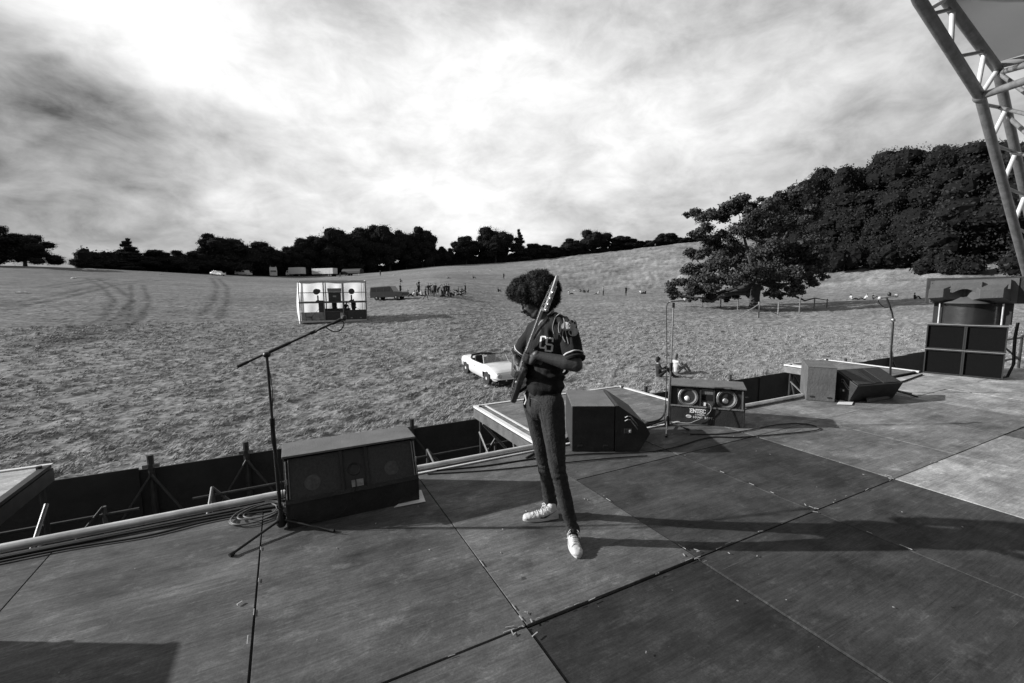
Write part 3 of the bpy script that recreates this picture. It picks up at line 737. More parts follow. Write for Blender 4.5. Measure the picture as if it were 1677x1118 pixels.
def platform(x0, x1, label, y0=4.02, y1=5.88, trim=True):
    root = empty('platform', ((x0+x1)/2, y0, 0), 0, label, 'platform', 'platforms jutting from the stage front')
    w = x1-x0; d = y1-y0; hw = w/2
    q = MB().box((0, d/2, -.015), (w-.12, d-.1, .022)); me_ = q.mesh(); 
    V = np.concatenate(q.v); o = quads('deck', V, np.array(q.f), DECK, root, [1.9 if trim else 4.2]*8)  # left platform's sunlit top put into a brighter deck tone
    MB().box((0, d-.022, -.006), (w, .045, .03)).build('edge_trim', WHITE, root)
    for s in (-1, 1): MB().box((s*(hw-.03), d/2-.02, -.006), (.06, d-.045, .03)).build('edge_trim', WHITE if trim else DSTEEL, root)
    if trim: MB().box((-hw+.17, d/2, -.001), (.03, d-.12, .008)).build('edge_trim', WHITE, root)
    for s in (-1, 1): MB().box((s*(hw-.02), d/2, -.10), (.04, d-.02, .13)).build('side_beam', STEEL if s < 0 else DSTEEL, root)
    MB().box((0, d-.03, -.10), (w-.1, .04, .13)).build('side_beam', DSTEEL, root)
    for sx in (-1, 1):
        for y in (.08, d-.12):
            MB().tube([(sx*(hw-.06), y, GZ+.0), (sx*(hw-.06), y, .0 if y < 1 else .03)], .024, 8).build('leg', DSTEEL, root)
    for sx in (-1, 1):
        MB().tube([(sx*(hw-.08), .1, -.2), (sx*(hw-.08), d-.15, -1.5)], .02, 7).build('brace', STEEL, root)
        MB().tube([(sx*(hw-.03), .1, -1.55), (sx*(hw-.03), d-.15, -.35)], .018, 7).build('brace', STEEL, root)
        MB().tube([(sx*(hw-.1), .0, -.75), (sx*(hw-.1), d, -.75)], .02, 7).build('ledger', DSTEEL, root)
    MB().tube([(-hw+.1, d-.1, -.25), (hw*.1, d-.1, -1.9)], .02, 7).build('brace', STEEL, root)
    MB().tube([(-hw+.05, .3, -.25), (-hw+.35, .75, -1.9)], .014, 7).build('brace', STEEL, root)
    MB().tube([(-hw+.15, .9, -.22), (-hw+.10, .25, -1.6)], .014, 7).build('brace', STEEL, root)
    for k in range(3): MB().tube([(-hw+.3+.3*k, .5+.35*k, GZ), (-hw+.3+.3*k, .5+.35*k, -.15)], .018, 7).build('leg', STEEL, root)
    return root
platform(-4.9, -2.14, 'platform with pale trimmed edge reaching in from the left edge of the photo', trim=False)
platform(2.36, 5.10, 'platform with white trimmed edges behind the musician and the upright monitor box')
platform(9.57, 11.05, 'platform with white trimmed edge beyond the tilted monitor near the speaker stack', y1=5.8)

def hoarding():
    BO = mat('hoarding_board', .022, .75, 0, .4, 3, .4, 20)
    root = empty('hoarding', (5, 7.0, GZ), 0, 'long dark board barrier standing on the grass in front of the stage pit', 'barrier')
    y = lambda x: -.0095*(x)  # runs very slightly toward the stage
    x = -14.0; n = 0
    while x < 24:
        X = x-5; h = 2.02+.02*math.sin(n*2.1); MB().box((X+1.22, y(X+1.22)-.1+(.024 if n % 2 else 0), h/2), (2.52, .022, h), rz=-.0095).build('board', BO, root); x += 2.44; n += 1
    for x in (-9.5, -6.4, -4.0, -1.62, -.6+.02, 1.7, 4.1, 6.6, 9.2, 11.6, 14, 16.5, 19):
        X = x-5; MB().tube([(X, y(X)-.16, 0), (X, y(X)-.16, 2.20)], .036 if x < 8 else .03, 9).build('post', DSTEEL, root)
        MB().tube([(X, y(X)-.19, 1.95), (X+1.1, y(X)-.6, .2)], .018, 6).build('brace', DSTEEL, root)
        MB().tube([(X, y(X)-.19, 1.95), (X-1.1, y(X)-.5, .2)], .018, 6).build('brace', DSTEEL, root)
        MB().box((X, y(X)-.16, 2.06), (.17, .05, .045)).build('clamp', STEEL, root)
        MB().tube([(X-.75, y(X)-1.5, .0), (X-.75, y(X)-1.5, 1.75)], .026, 8).build('post', DSTEEL, root)
        MB().tube([(X-.75, y(X)-1.5, 1.6), (X-1.35, y(X)-2.2, .4)], .016, 6).build('brace', STEEL, root)
hoarding()
def pit_scaffold():
    PS = mat('pit_steel', .09, .5, .3, .3, 9)
    for i, (x, lab) in enumerate([(-3.0, 'scaffold frame with pale braces in the pit at the far left'), (-.9, 'scaffold frame in the pit left of the boom microphone stand'), (1.75, 'scaffold frame with pale braces in the pit right of the left floor monitor'), (7.6, 'scaffold frame in the pit between the ENTEC monitor and the far platform')]):
        root = empty('scaffold_frame', (x, 5.2, GZ), 0, lab, 'scaffold', 'scaffold frames standing in the pit')
        h = 1.9
        for dx, dy in ((0, 0), (1.1, 0), (0, 1.0), (1.1, 1.0)): MB().tube([(dx, dy, 0), (dx, dy, h-(.0 if dy else .15))], .022, 8).build('post', PS if dy else DSTEEL, root)
        MB().tube([(0, 1.0, h), (1.1, 1.0, .5)], .017, 7).build('brace', PS, root); MB().tube([(0, .98, .5), (1.1, .98, h)], .017, 7).build('brace', DSTEEL, root)
        MB().tube([(0, 0, h-.3), (0, 1.0, h)], .017, 7).build('brace', PS, root); MB().tube([(-.2, 1.0, h-.1), (1.4, 1.0, h-.1)], .02, 7).build('ledger', DSTEEL, root); MB().tube([(-.2, 0, 1.2), (1.4, 0, 1.2)], .02, 7).build('ledger', PS, root)
pit_scaffold()

# roof: fabric canopy on tubular truss arches over the stage
def canopy():
    TR = mat('truss_tube', .24, .5, .5, .35, 9, .2, 40, dirt=.08); TRW = mat('truss_white', .62, .5, .1, .15, 12); FAB = mat('canopy_fabric', .30, .85, 0, .14, 1.5, .35, 3.0)
    nt = FAB.node_tree; pb = nt.nodes['Principled BSDF']; tr = nt.nodes.new('ShaderNodeBsdfTranslucent'); mx = nt.nodes.new('ShaderNodeMixShader'); tr.inputs[0].default_value = (.5,.5,.5,1); mx.inputs[0].default_value = .4
    nt.links.new(pb.outputs[0], mx.inputs[1]); nt.links.new(tr.outputs[0], mx.inputs[2]); nt.links.new(mx.outputs[0], nt.nodes['Material Output'].inputs[0])
    root = empty('stage_roof', (11.8, 3.0, 0), 0, 'curved stage roof of tubular truss arch with grey fabric canopy in the upper right corner', 'roof')
    o = np.array((11.8, 3.0, 0))
    def at3(px, py, Y=3.0): r = pray(px, py); t = Y/r[1]; return np.array((r[0]*t, Y, CAMH+r[2]*t))-o
    kL = at3(1605, 158); eL = at3(1677, 430); sL = at3(1505, 0)
    kR = at3(1634, 113); eR = at3(1677, 313); sR = at3(1550, 0)
    fL = eL+(eL-kL)*((eL[2]+0)/(kL[2]-eL[2])); fR = eR+(eR-kR)*(eR[2]/(kR[2]-eR[2]))
    # arch continues up and over
    def over(k, s, top):
        d = (s-k); pts = [s]; p = s.copy()
        for i in range(1, 9):
            t = i/8; p = s+d/np.linalg.norm(d)*4.2*t; p[2] = s[2]+(top-s[2])*math.sin(t*math.pi/2); pts.append(p.copy())
        pts.append(np.array((-5.5-6.3, 0, top-.2))+(0,0,0)); pts.append(np.array((-9.4-7.0, 0, 4.6))); pts.append(np.array((-11.5-8, 0, 1.6)))
        return pts
    oL = over(kL, sL, 6.9); oR = over(kR, sR, 7.5)
    MB().tube([fL, eL, kL], .062, 14).build('lower_tube', TR, root, smooth=True)
    MB().tube([fR, eR, kR], .062, 14).build('upper_tube', TR, root, smooth=True)
    MB().tube([kL]+oL, .066, 14).build('lower_tube', TR, root, smooth=True)
    MB().tube([kR]+oR, .062, 14).build('upper_tube', TR, root, smooth=True)
    MB().ell(kL, (.085,.085,.085)).build('joint', TR, root, smooth=True)
    LX = lambda y: 1505+y*100/158 if y < 158 else 1605+(y-158)*72/272
    UX = lambda y: 1550+y*84/113 if y < 113 else 1634+(y-113)*43/200
    for yl, yu, yd in [(24,14,82),(93,84,150),(170,178,228),(236,250,300),(305,320,366),(372,386,434),(440,452,500),(506,520,570)]:
        MB().tube([at3(LX(yl), yl), at3(UX(yu), yu)], .024, 8).build('strut', TR, root, smooth=True)
        MB().tube([at3(UX(yu), yu), at3(LX(yd), yd)], .032, 8).build('strut', TRW, root, smooth=True)
    MB().tube([at3(UX(0), -2), at3(LX(18), 18)], .028, 8).build('strut', TRW, root, smooth=True); MB().tube([kR, kL], .032, 8).build('strut', TRW, root, smooth=True)
    # ties running back to the rear arch
    for a, b, r in [((1607,157),(1720,118),.05), ((1634,118),(1740,196),.03), ((1637,176),(1720,196),.026), ((1650,190),(1740,270),.03), ((1657,250),(1740,262),.026), ((1640,118),(1700,100),.04)]:
        A = at3(*a); B = at3(b[0], b[1], 2.1); MB().tube([A, B], r, 10).build('tie', TR, root, smooth=True)
    # fabric, stretched on the upper chord and running to the back of the stage
    prof = [kR]+oR; prof = [p+np.array((.03, 0, .09)) for p in prof]; rows = []
    fine = []
    for i in range(len(prof)-1):
        for k in range(6): fine.append(prof[i]+(prof[i+1]-prof[i])*k/6)
    fine.append(prof[-1]); fine = np.array(fine); nv = 40; V = []
    for j in range(nv):
        yy = -j*.30; sag = -.10*np.sin(np.linspace(0, math.pi*7, len(fine)))**2*math.sin(min(j/6, 1)*1.2)
        ripple = .03*vnoise(np.column_stack([fine[:,0]*2, np.full(len(fine), yy*1.3)]), 3)
        lift = np.linspace(-.45*j/nv, 0, len(fine))
        V.append(np.column_stack([fine[:,0], fine[:,1]+yy, fine[:,2]+sag+ripple+lift]))
    V = np.array(V).reshape(-1, 3)
    grid_mesh('canopy', V, nv, len(fine), FAB, root)
    # rolled skirt and ropes along the lower hem
    MB().tube([kR+(0,0,.05)]+[kR+np.array((.02*math.sin(k), -.3*k, .04*math.sin(k*2.3))) for k in range(1, 30)], .05, 8).build('hem_roll', FAB, root, smooth=True)
    # rear arch
    back = [p+np.array((.1, -3.6, 0)) for p in ([fL, eL, kL]+oL)]
    MB().tube(back, .06, 10).build('rear_arch', TR, root, smooth=True)
    back = [p+np.array((.1, -7.6, 0)) for p in ([fL, eL, kL]+oL)]
    MB().tube(back, .06, 10).build('rear_arch', TR, root, smooth=True)
    bd = mat('blocker_black', .012, .95, 0, .3, 2)
    MB().box((-8.0, -11.4, 3.4), (19, .05, 7.0)).build('sky_blocker', bd, root)  # unseen black sheet behind the camera, added to darken the stage
canopy()

# ------------------------------------------------------------------ monitors
BLK = mat('black_paint', .024, .55, 0, .45, 8, .25, 60, .4, dirt=.02); BLK2 = mat('black_baffle', .022, .6, 0, .4, 9, .2, 50); TOPM = mat('paler_black_top', .125, .55, 0, .3, 5, .3, 70, .4, dirt=.03)  # top panels and trims use a paler grey than the cabinets
GRIL = mat('speaker_grille', .045, .6, 0, .35, 60, .5, 260); CHR = mat('chrome', .5, .25, .9, .1, 5); CONE = mat('paper_cone', .14, .55, 0, .3, 14, .1, 40); DUST = mat('dust_cap', .85, .4, .2, .15, 9)
SCREEN = mat('white_lettering', .85, .7, 0, .15, 30)
def frame_for(A, B):
    """x axis from A to B on the floor, y away from the viewer"""
    d = np.array(B[:2])-np.array(A[:2]); return math.atan2(d[1], d[0]), float(np.linalg.norm(d))
def strokes(txt, x, y, h, mb, bold=.16, serif=True, gap=.18):
    """letters as flat stroked outlines on the xz plane, mb at y"""
    GL = {'E': (.62, [(0,0,0,1),(0,1,.6,1),(0,.52,.45,.52),(0,0,.6,0)]), 'N': (.72, [(0,0,0,1),(0,1,.7,0),(.7,0,.7,1)]), 'T': (.66, [(.33,0,.33,1),(0,1,.66,1)]),
          'C': (.66, [(.62,.86,.42,1),(.42,1,.18,1),(.18,1,0,.78),(0,.78,0,.22),(0,.22,.18,0),(.18,0,.42,0),(.42,0,.62,.14)]), 'L': (.58, [(0,0,0,1),(0,0,.56,0)]),
          'O': (.72, [(.2,0,0,.25),(0,.25,0,.75),(0,.75,.2,1),(.2,1,.5,1),(.5,1,.7,.75),(.7,.75,.7,.25),(.7,.25,.5,0),(.5,0,.2,0)]),
          'D': (.7, [(0,0,0,1),(0,1,.4,1),(.4,1,.68,.7),(.68,.7,.68,.3),(.68,.3,.4,0),(.4,0,0,0)]), 'U': (.7, [(0,1,0,.2),(0,.2,.18,0),(.18,0,.5,0),(.5,0,.68,.2),(.68,.2,.68,1)]),
          'S': (.6, [(.56,.88,.4,1),(.4,1,.14,1),(.14,1,0,.84),(0,.84,0,.66),(0,.66,.14,.53),(.14,.53,.44,.47),(.44,.47,.58,.34),(.58,.34,.58,.16),(.58,.16,.44,0),(.44,0,.14,0),(.14,0,0,.12)]),
          'Q': (.74, [(.2,0,0,.25),(0,.25,0,.75),(0,.75,.2,1),(.2,1,.5,1),(.5,1,.7,.75),(.7,.75,.7,.25),(.7,.25,.5,0),(.5,0,.2,0),(.42,.25,.76,-.1)]),
          'P': (.62, [(0,0,0,1),(0,1,.45,1),(.45,1,.6,.86),(.6,.86,.6,.62),(.6,.62,.45,.48),(.45,.48,0,.48)]), '.': (.2, [(.05,0,.05,.08)]), ' ': (.45, [])}
    for ch in txt:
        wd, segs = GL[ch]; t = bold*h
        for a, b, c, d in segs:
            p = np.array((x+a*h, b*h)); q = np.array((x+c*h, d*h)); L = np.linalg.norm(q-p); ang = math.atan2(q[1]-p[1], q[0]-p[0])
            cx_, cz_ = (p+q)/2; hx, hz = L/2+t*.4, t/2
            V = [(cx_+u*math.cos(ang)-v*math.sin(ang), y+dy, cz_+u*math.sin(ang)+v*math.cos(ang)) for dy in (0, -.0015) for u, v in ((-hx,-hz),(hx,-hz),(hx,hz),(-hx,hz))]
            mb.hexa(V[:4], V[4:])
        if serif and ch in 'ENTL':
            for (a, b) in {'E': [(0,0),(0,1)], 'N': [(0,0),(.7,1),(0,1)], 'T': [(.33,0)], 'L': [(0,0),(0,1)]}[ch]:
                mb.box((x+a*h, y-.00075, b*h), (t*2.2, .0015, t*.5))
        x += (wd+gap)*h
    return x
def speaker_cone(mb_ring, mb_cone, mb_cap, c, r, M):
    mb_ring.lathe([(r*1.02, .0), (r*1.04, .012), (r*.97, .016), (r*.93, .006), (r*.93, -.01)], 32, M)
def wedge(A, B, prof, label, kind, name='stage_monitor'):
    """A,B: lower front corners on the floor; prof: (n,z) with n away from the viewer"""
    rz, w = frame_for(A, B); root = empty(name, (A[0], A[1], .004), rz, label, 'stage monitor', 'floor monitors')
    n0, z0 = prof[1]; n1, z1 = prof[2]; n2, z2 = prof[3]; n3 = prof[4][0]
    t = .018
    cab = MB(); 
    for a_ in (0, w-t): MB().prism([(0,0),(0,z0),(n1+t*.3,z1-.002),(n2,z2-.002),(n3,0)], a_, a_+t, 'x').build('side_panel', BLK, root, .003)
    MB().prism([(.001,.0),(.001,z0),(t,z0+.003),(t,0)], t+.001, w-t-.001, 'x').build('kick_panel', BLK, root)
    MB().prism([(n2,z2-.003),(n2-t,z2-.003),(n3-t,.002),(n3,.002)], t+.001, w-t-.001, 'x').build('back_panel', BLK, root)
    MB().prism([(n1-.03,z1),(n1-.03,z1+.016),(n2+.004,z2+.016),(n2+.004,z2)], -.008, w+.008, 'x').build('top_panel', TOPM, root, .003)
    # sloping baffle: a frame (u along x, v up the slope)
    sl = np.array((0, n1-n0, z1-z0-.0)); Ls = np.linalg.norm(sl); sv = sl/Ls; nn = np.cross(np.array((1,0,0)), sv)  # outward normal
    M = np.eye(4); M[:3,0] = (1,0,0); M[:3,1] = sv; M[:3,2] = -nn if nn[1] > 0 else nn; M[:3,3] = (0, n0, z0)
    rec = -.035 if kind == 'open' else -.012
    MB().box((w/2, Ls/2-.005, rec-.008), (w-2*t-.002, Ls-.02, .012), M).build('baffle', BLK2, root)
    if kind == 'open':
        r = min(.15, Ls*.44)
        for cx_ in (w*.255, w*.765):
            K = M @ np.array(Matrix.Translation((cx_, Ls*.5, rec)))
            MB().lathe([(r*.93, .0), (r*1.03, .002), (r*1.05, .014), (r*.98, .019), (r*.94, .012)], 40, K, False).build('speaker_rim', STEEL, root, smooth=True)
            q = MB()
            prof_ = [(r*.93, .012), (r*.86, .018), (r*.80, .010)]+[(r*(.80-.5*k/6), .010-.045*(k/6)**.8) for k in range(1, 7)]
            seg = 40; V = []; Fc = []
            for rr, zz in prof_:
                for k in range(seg): V.append((rr*math.cos(6.2832*k/seg), rr*math.sin(6.2832*k/seg), zz))
            for i in range(len(prof_)-1):
                for k in range(seg): Fc.append((i*seg+k, i*seg+(k+1) % seg, (i+1)*seg+(k+1) % seg, (i+1)*seg+k))
            q.add(V, Fc, K); q.build('speaker_cone', CONE, root, smooth=True)
            q = MB(); V = np.array(Matrix.Identity(4)); e = MB(); e.ell((-.012,-.02,-.018), (r*.33, r*.33, r*.26), seg=20, rings=10)
            q.add(np.concatenate(e.v), e.f, K); q.build('dust_cap', DUST, root, smooth=True)
            for sx in (-1, 1):
                for sy in (-1, 1): MB().box((cx_+sx*r*.93, Ls*.5+sy*r*.93 if abs(sy*r*.93) < Ls*.46 else Ls*.5+sy*Ls*.42, rec+.004), (.02, .02, .008), M).build('rim_clip', DSTEEL, root)
        for cx_ in (w*.42, w*.60): MB().box((cx_, Ls/2, rec+.012), (.016, Ls-.04, .030), M).build('divider', BLK, root)
        MB().box((w*.51, Ls*.80, rec+.004), (w*.155, Ls*.26, .012), M).build('horn_panel', TOPM, root)
        MB().box((w*.51, Ls*.50, rec+.0), (w*.155, Ls*.22, .006), M).build('horn_slot', mat('void_black', .003, .9, 0, .1, 3), root)
        MB().box((w*.51, Ls*.17, rec+.006), (w*.155, Ls*.28, .014), M).build('connector_plate', GRIL, root)
        MB().box((w*.48, Ls*.2, rec+.018), (.022, .04, .014), M).build('plug', DUST, root)
        for yy_ in (.012,): MB().box((w/2, yy_, .004), (w-.03, .02, .014), M).build('lower_rail', TOPM, root)
        MB().box((w-.03, Ls/2, .0), (.016, Ls-.03, .012), M).build('side_rail', STEEL, root)
        q = MB(); x0 = w*.385; M2 = None
        q1 = MB(); strokes('ENTEC', 0, 0, z0*.21, q1, .22); W_ = np.concatenate(q1.v)+np.array((w*.29, -.001, z0*.70)); 
        q.add(W_, q1.f); q.build('lettering', SCREEN, root)
        q1 = MB(); strokes('LONDON', 0, 0, z0*.085, q1, .16, False, .3); q = MB(); q.add(np.concatenate(q1.v)+np.array((w*.36, -.001, z0*.54)), q1.f); q.build('lettering', SCREEN, root)
        q1 = MB(); strokes('SOUND EQPT.', 0, 0, z0*.10, q1, .18, False, .45); q = MB(); q.add(np.concatenate(q1.v)+np.array((w*.33, -.001, z0*.37)), q1.f); q.build('lettering', SCREEN, root)
        q = MB(); ov = [(w*.27+.030*math.cos(a), -.0015, z0*.44+.016*math.sin(a)) for a in np.linspace(0, 6.2832, 25)]
        q.tube(ov, .0028, 5); q.tube([(w*.27-.022, -.0015, z0*.445), (w*.27+.022, -.0015, z0*.45)], .0045, 5); q.build('emblem', SCREEN, root)
    else:
        for i, (a, b) in enumerate([(.03, .395), (.605, .97)]):
            MB().box(((a+b)/2*w, Ls/2, .0), ((b-a)*w, Ls-.035, .010), M).build('grille', GRIL, root, .003)
            # the pale cone faintly seen through the mesh
            K = M @ np.array(Matrix.Translation((w*(a+b)/2+(-.02 if i == 0 else 0), Ls*.36, .0065)))
            MB().lathe([(.055, 0), (.036, .002), (.004, .003)], 24, K).build('dust_cap', mat('veiled_cap', .07, .6, 0, .5, 30), root, smooth=True)
        MB().box((w*.5, Ls/2, -.006), (w*.19, Ls-.035, .008), M).build('horn_panel', mat('horn_panel_paint', .03, .6, 0, .4, 9), root)
        K = M @ np.array(Matrix.Translation((w*.5, Ls*.50, -.0015)))
        MB().lathe([(.050, 0), (.046, .006), (.034, .004), (.03, -.002)], 28, K, False).build('tweeter', BLK2, root, smooth=True)
        for sx in (-1, 1):
            for sy in (-1, 1): K = M @ np.array(Matrix.Translation((w*.5+sx*.065, Ls*.66+sy*.05, .0))); MB().lathe([(.005,0),(.004,.004)], 8, K).build('screw', DSTEEL, root)
        MB().box((w*.515, Ls*.17, .004), (.085, .05, .012), M).build('connector_plate', mat('bare_metal', .32, .4, .5, .4, 40), root)
        for cx_ in (w*.405, w*.595): MB().box((cx_, Ls/2, .004), (.022, Ls-.02, .024), M).build('divider', BLK, root)
        MB().box((w/2, .01, .006), (w-.02, .03, .016), M).build('lower_rail', BLK, root)
        for cx_ in (.012, w-.012):
            MB().tube([np.array((cx_-.001, n0, z0))+sv*Ls*.08+(0,-.012,.008), np.array((cx_, n0, z0))+sv*Ls*.9+(0,-.012,.008)], .0045, 6).build('strap_rail', STEEL, root)
            MB().tube([np.array((cx_+.018 if cx_ < .5 else cx_-.018, n0, z0))+sv*Ls*.08+(0,-.012,.008), np.array((cx_+.018 if cx_ < .5 else cx_-.018, n0, z0))+sv*Ls*.9+(0,-.012,.008)], .0035, 6).build('strap_rail', STEEL, root)
            MB().box((cx_, n0+sv[1]*Ls*.45-.012, z0+sv[2]*Ls*.45+.01), (.014, .01, .04)).build('catch', CHR, root)
    return root
wedge((-.075, 3.385), (.875, 3.375), [(0,0),(0,.185),(.125,.485),(.42,.485),(.46,0)], 'black floor monitor with three dark grilles beside the left mic stand', 'grille')
wedge((4.235, 3.965), (4.80, 3.33), [(0,0),(0,.205),(.055,.455),(.40,.47),(.43,0)], 'black floor monitor with two exposed round cones and white ENTEC lettering', 'open')

def side_wedge(A, B, depth, h, label, second):
    """monitor standing on end toward the viewer: plain cabinet side with a sloped front turned to the right"""
    rz, w = frame_for(A, B)
    root = empty('speaker_cabinet', (A[0], A[1], .004), rz, label, 'speaker cabinet', 'boxes behind the side facing monitors')
    t = .0; q = MB(); q.box((w/2, depth/2, h/2-.004), (w, depth, h-.008)); q.build('cabinet', BLK if second else mat('worn_box_side', .026, .6, 0, .35, 5, .3, 40, dirt=.015), root, .006)
    MB().box((w/2, depth/2, h+.002), (w+.004, depth+.004, .012)).build('top_panel', TOPM, root, .003)
    for sx in (.2, .8): MB().box((w*sx, -.004, .06+.0), (.05, .008, .02)).build('skid', BLK2, root)
    return root
b2 = side_wedge((2.565, 3.685), (2.945, 3.475), .72, .475, 'plain upright black box with paler top just right of the musician', True)
b4 = side_wedge((6.82, 3.775), (7.03, 3.49), .70, .50, 'upright grey sided box left of the tilted monitor in the distance', False)
b4.children[0].data.materials[0] = mat('grey_box_side', .10, .7, 0, .3, 6, .3, 30, dirt=.02)
def end_wedge(o, rz, L_, prof, label, extra, bi=1):
    root = empty('stage_monitor', (o[0], o[1], .004), rz, label, 'stage monitor', 'floor monitors')
    MB().prism(prof, .0, L_, 'y').build('cabinet', BLK, root, .006)
    (x1, z1), (x2, z2) = prof[bi], prof[bi+1]
    d = np.array((x2-x1, 0, z2-z1)); Ls = np.linalg.norm(d); d /= Ls; nn = np.array((d[2]*-1, 0, d[0])); nn = nn if nn[0] > 0 else -nn
    M = np.eye(4); M[:3,0] = (0,1,0); M[:3,1] = d; M[:3,2] = nn; M[:3,3] = (x1, 0, z1)
    for a, b in ((.04, .40), (.60, .96)): MB().box((L_*(a+b)/2, Ls/2, .003), (L_*(b-a), Ls*.86, .010), M).build('grille', GRIL, root, .002)
    MB().box((L_*.5, Ls/2, .003), (L_*.15, Ls*.8, .008), M).build('horn_panel', BLK2, root)
    # bar handle on the end facing the viewer
    c = np.array(extra); dirv = np.array((.62, 0, -.78))
    for off in ((0,0,0), (-.0,0,-.035)):
        p = c+np.array(off); MB().tube([p, p+(.02,-.02,.02), p+(.05,-.022,.018), p+(.05,-.022,.018)+dirv*.09, p+(.06,0,.0)+dirv*.11], .006, 7).build('handle', STEEL, root)
    MB().box((c[0]+.03, -.004, c[2]-.14), (.075, .008, .05)).build('connector_plate', GRIL, root)
    MB().box((c[0]+.05, -.010, c[2]-.14), (.018, .012, .026)).build('plug', DUST, root)
    return root
rz2, w2 = frame_for((2.565, 3.685), (2.945, 3.475))
p2 = np.array((2.565, 3.685))+np.array(rot2((w2+.008, 0), rz2))
end_wedge(p2, rz2, .74, [(0,0),(.25,0),(.36,.19),(.30,.30),(.03,.485),(0,.485)][::1], 'black monitor wedge seen end on with chrome handles, against the upright box', (.10, 0, .36))
end_wedge((7.25, 3.62), math.atan2(-.9745, -.2242), .85, [(0,0),(.226,0),(.347,.26),(-.01,.435)], 'black monitor wedge tilted over beside the grey sided box and the far mic stand', (.10, 0, .30), bi=2)
# wooden chocks and papers on the boards
def flat(name, pts, z, th, m, label, cat):
    c = np.mean(pts, 0); root_z = z; q = MB(); q.prism([(p[0]-c[0], p[1]-c[1]) for p in pts], 0, th, 'z'); o = q.build(name, m); o.location = (c[0], c[1], root_z); return tag(o, label, cat)
PAP = mat('paper_white', .68, .8, 0, .1, 9)
flat('paper_sheet', [G(645,833)[:2], G(697,823)[:2], G(690,804)[:2], (.9, 3.55), (.75, 3.42)], .0035+.006, .002, PAP, 'white sheet of paper poking out from under the left floor monitor', 'paper')
flat('paper_sheet', [G(1370,663)[:2], G(1395,664)[:2], G(1398,658)[:2], G(1376,655)[:2]], .0095, .002, PAP, 'small white scrap under the corner of the tilted far monitor', 'paper')
o = flat('timber_batten', [G(1420,660)[:2], G(1458,653)[:2], G(1456,649)[:2], G(1417,656)[:2]], .008, .045, mat('batten', .12, .7, 0, .3, 6), 'short timber batten lying by the foot of the far mic stand', 'batten')
c0 = G(393, 990); o = MB().tube([(-.012,-.008,0), (.012,.008,0)], .004, 8).build('cigarette_end', PAP); o.location = (c0[0], c0[1], .010); tag(o, 'pale cigarette end lying alone on the boards at lower left', 'litter')

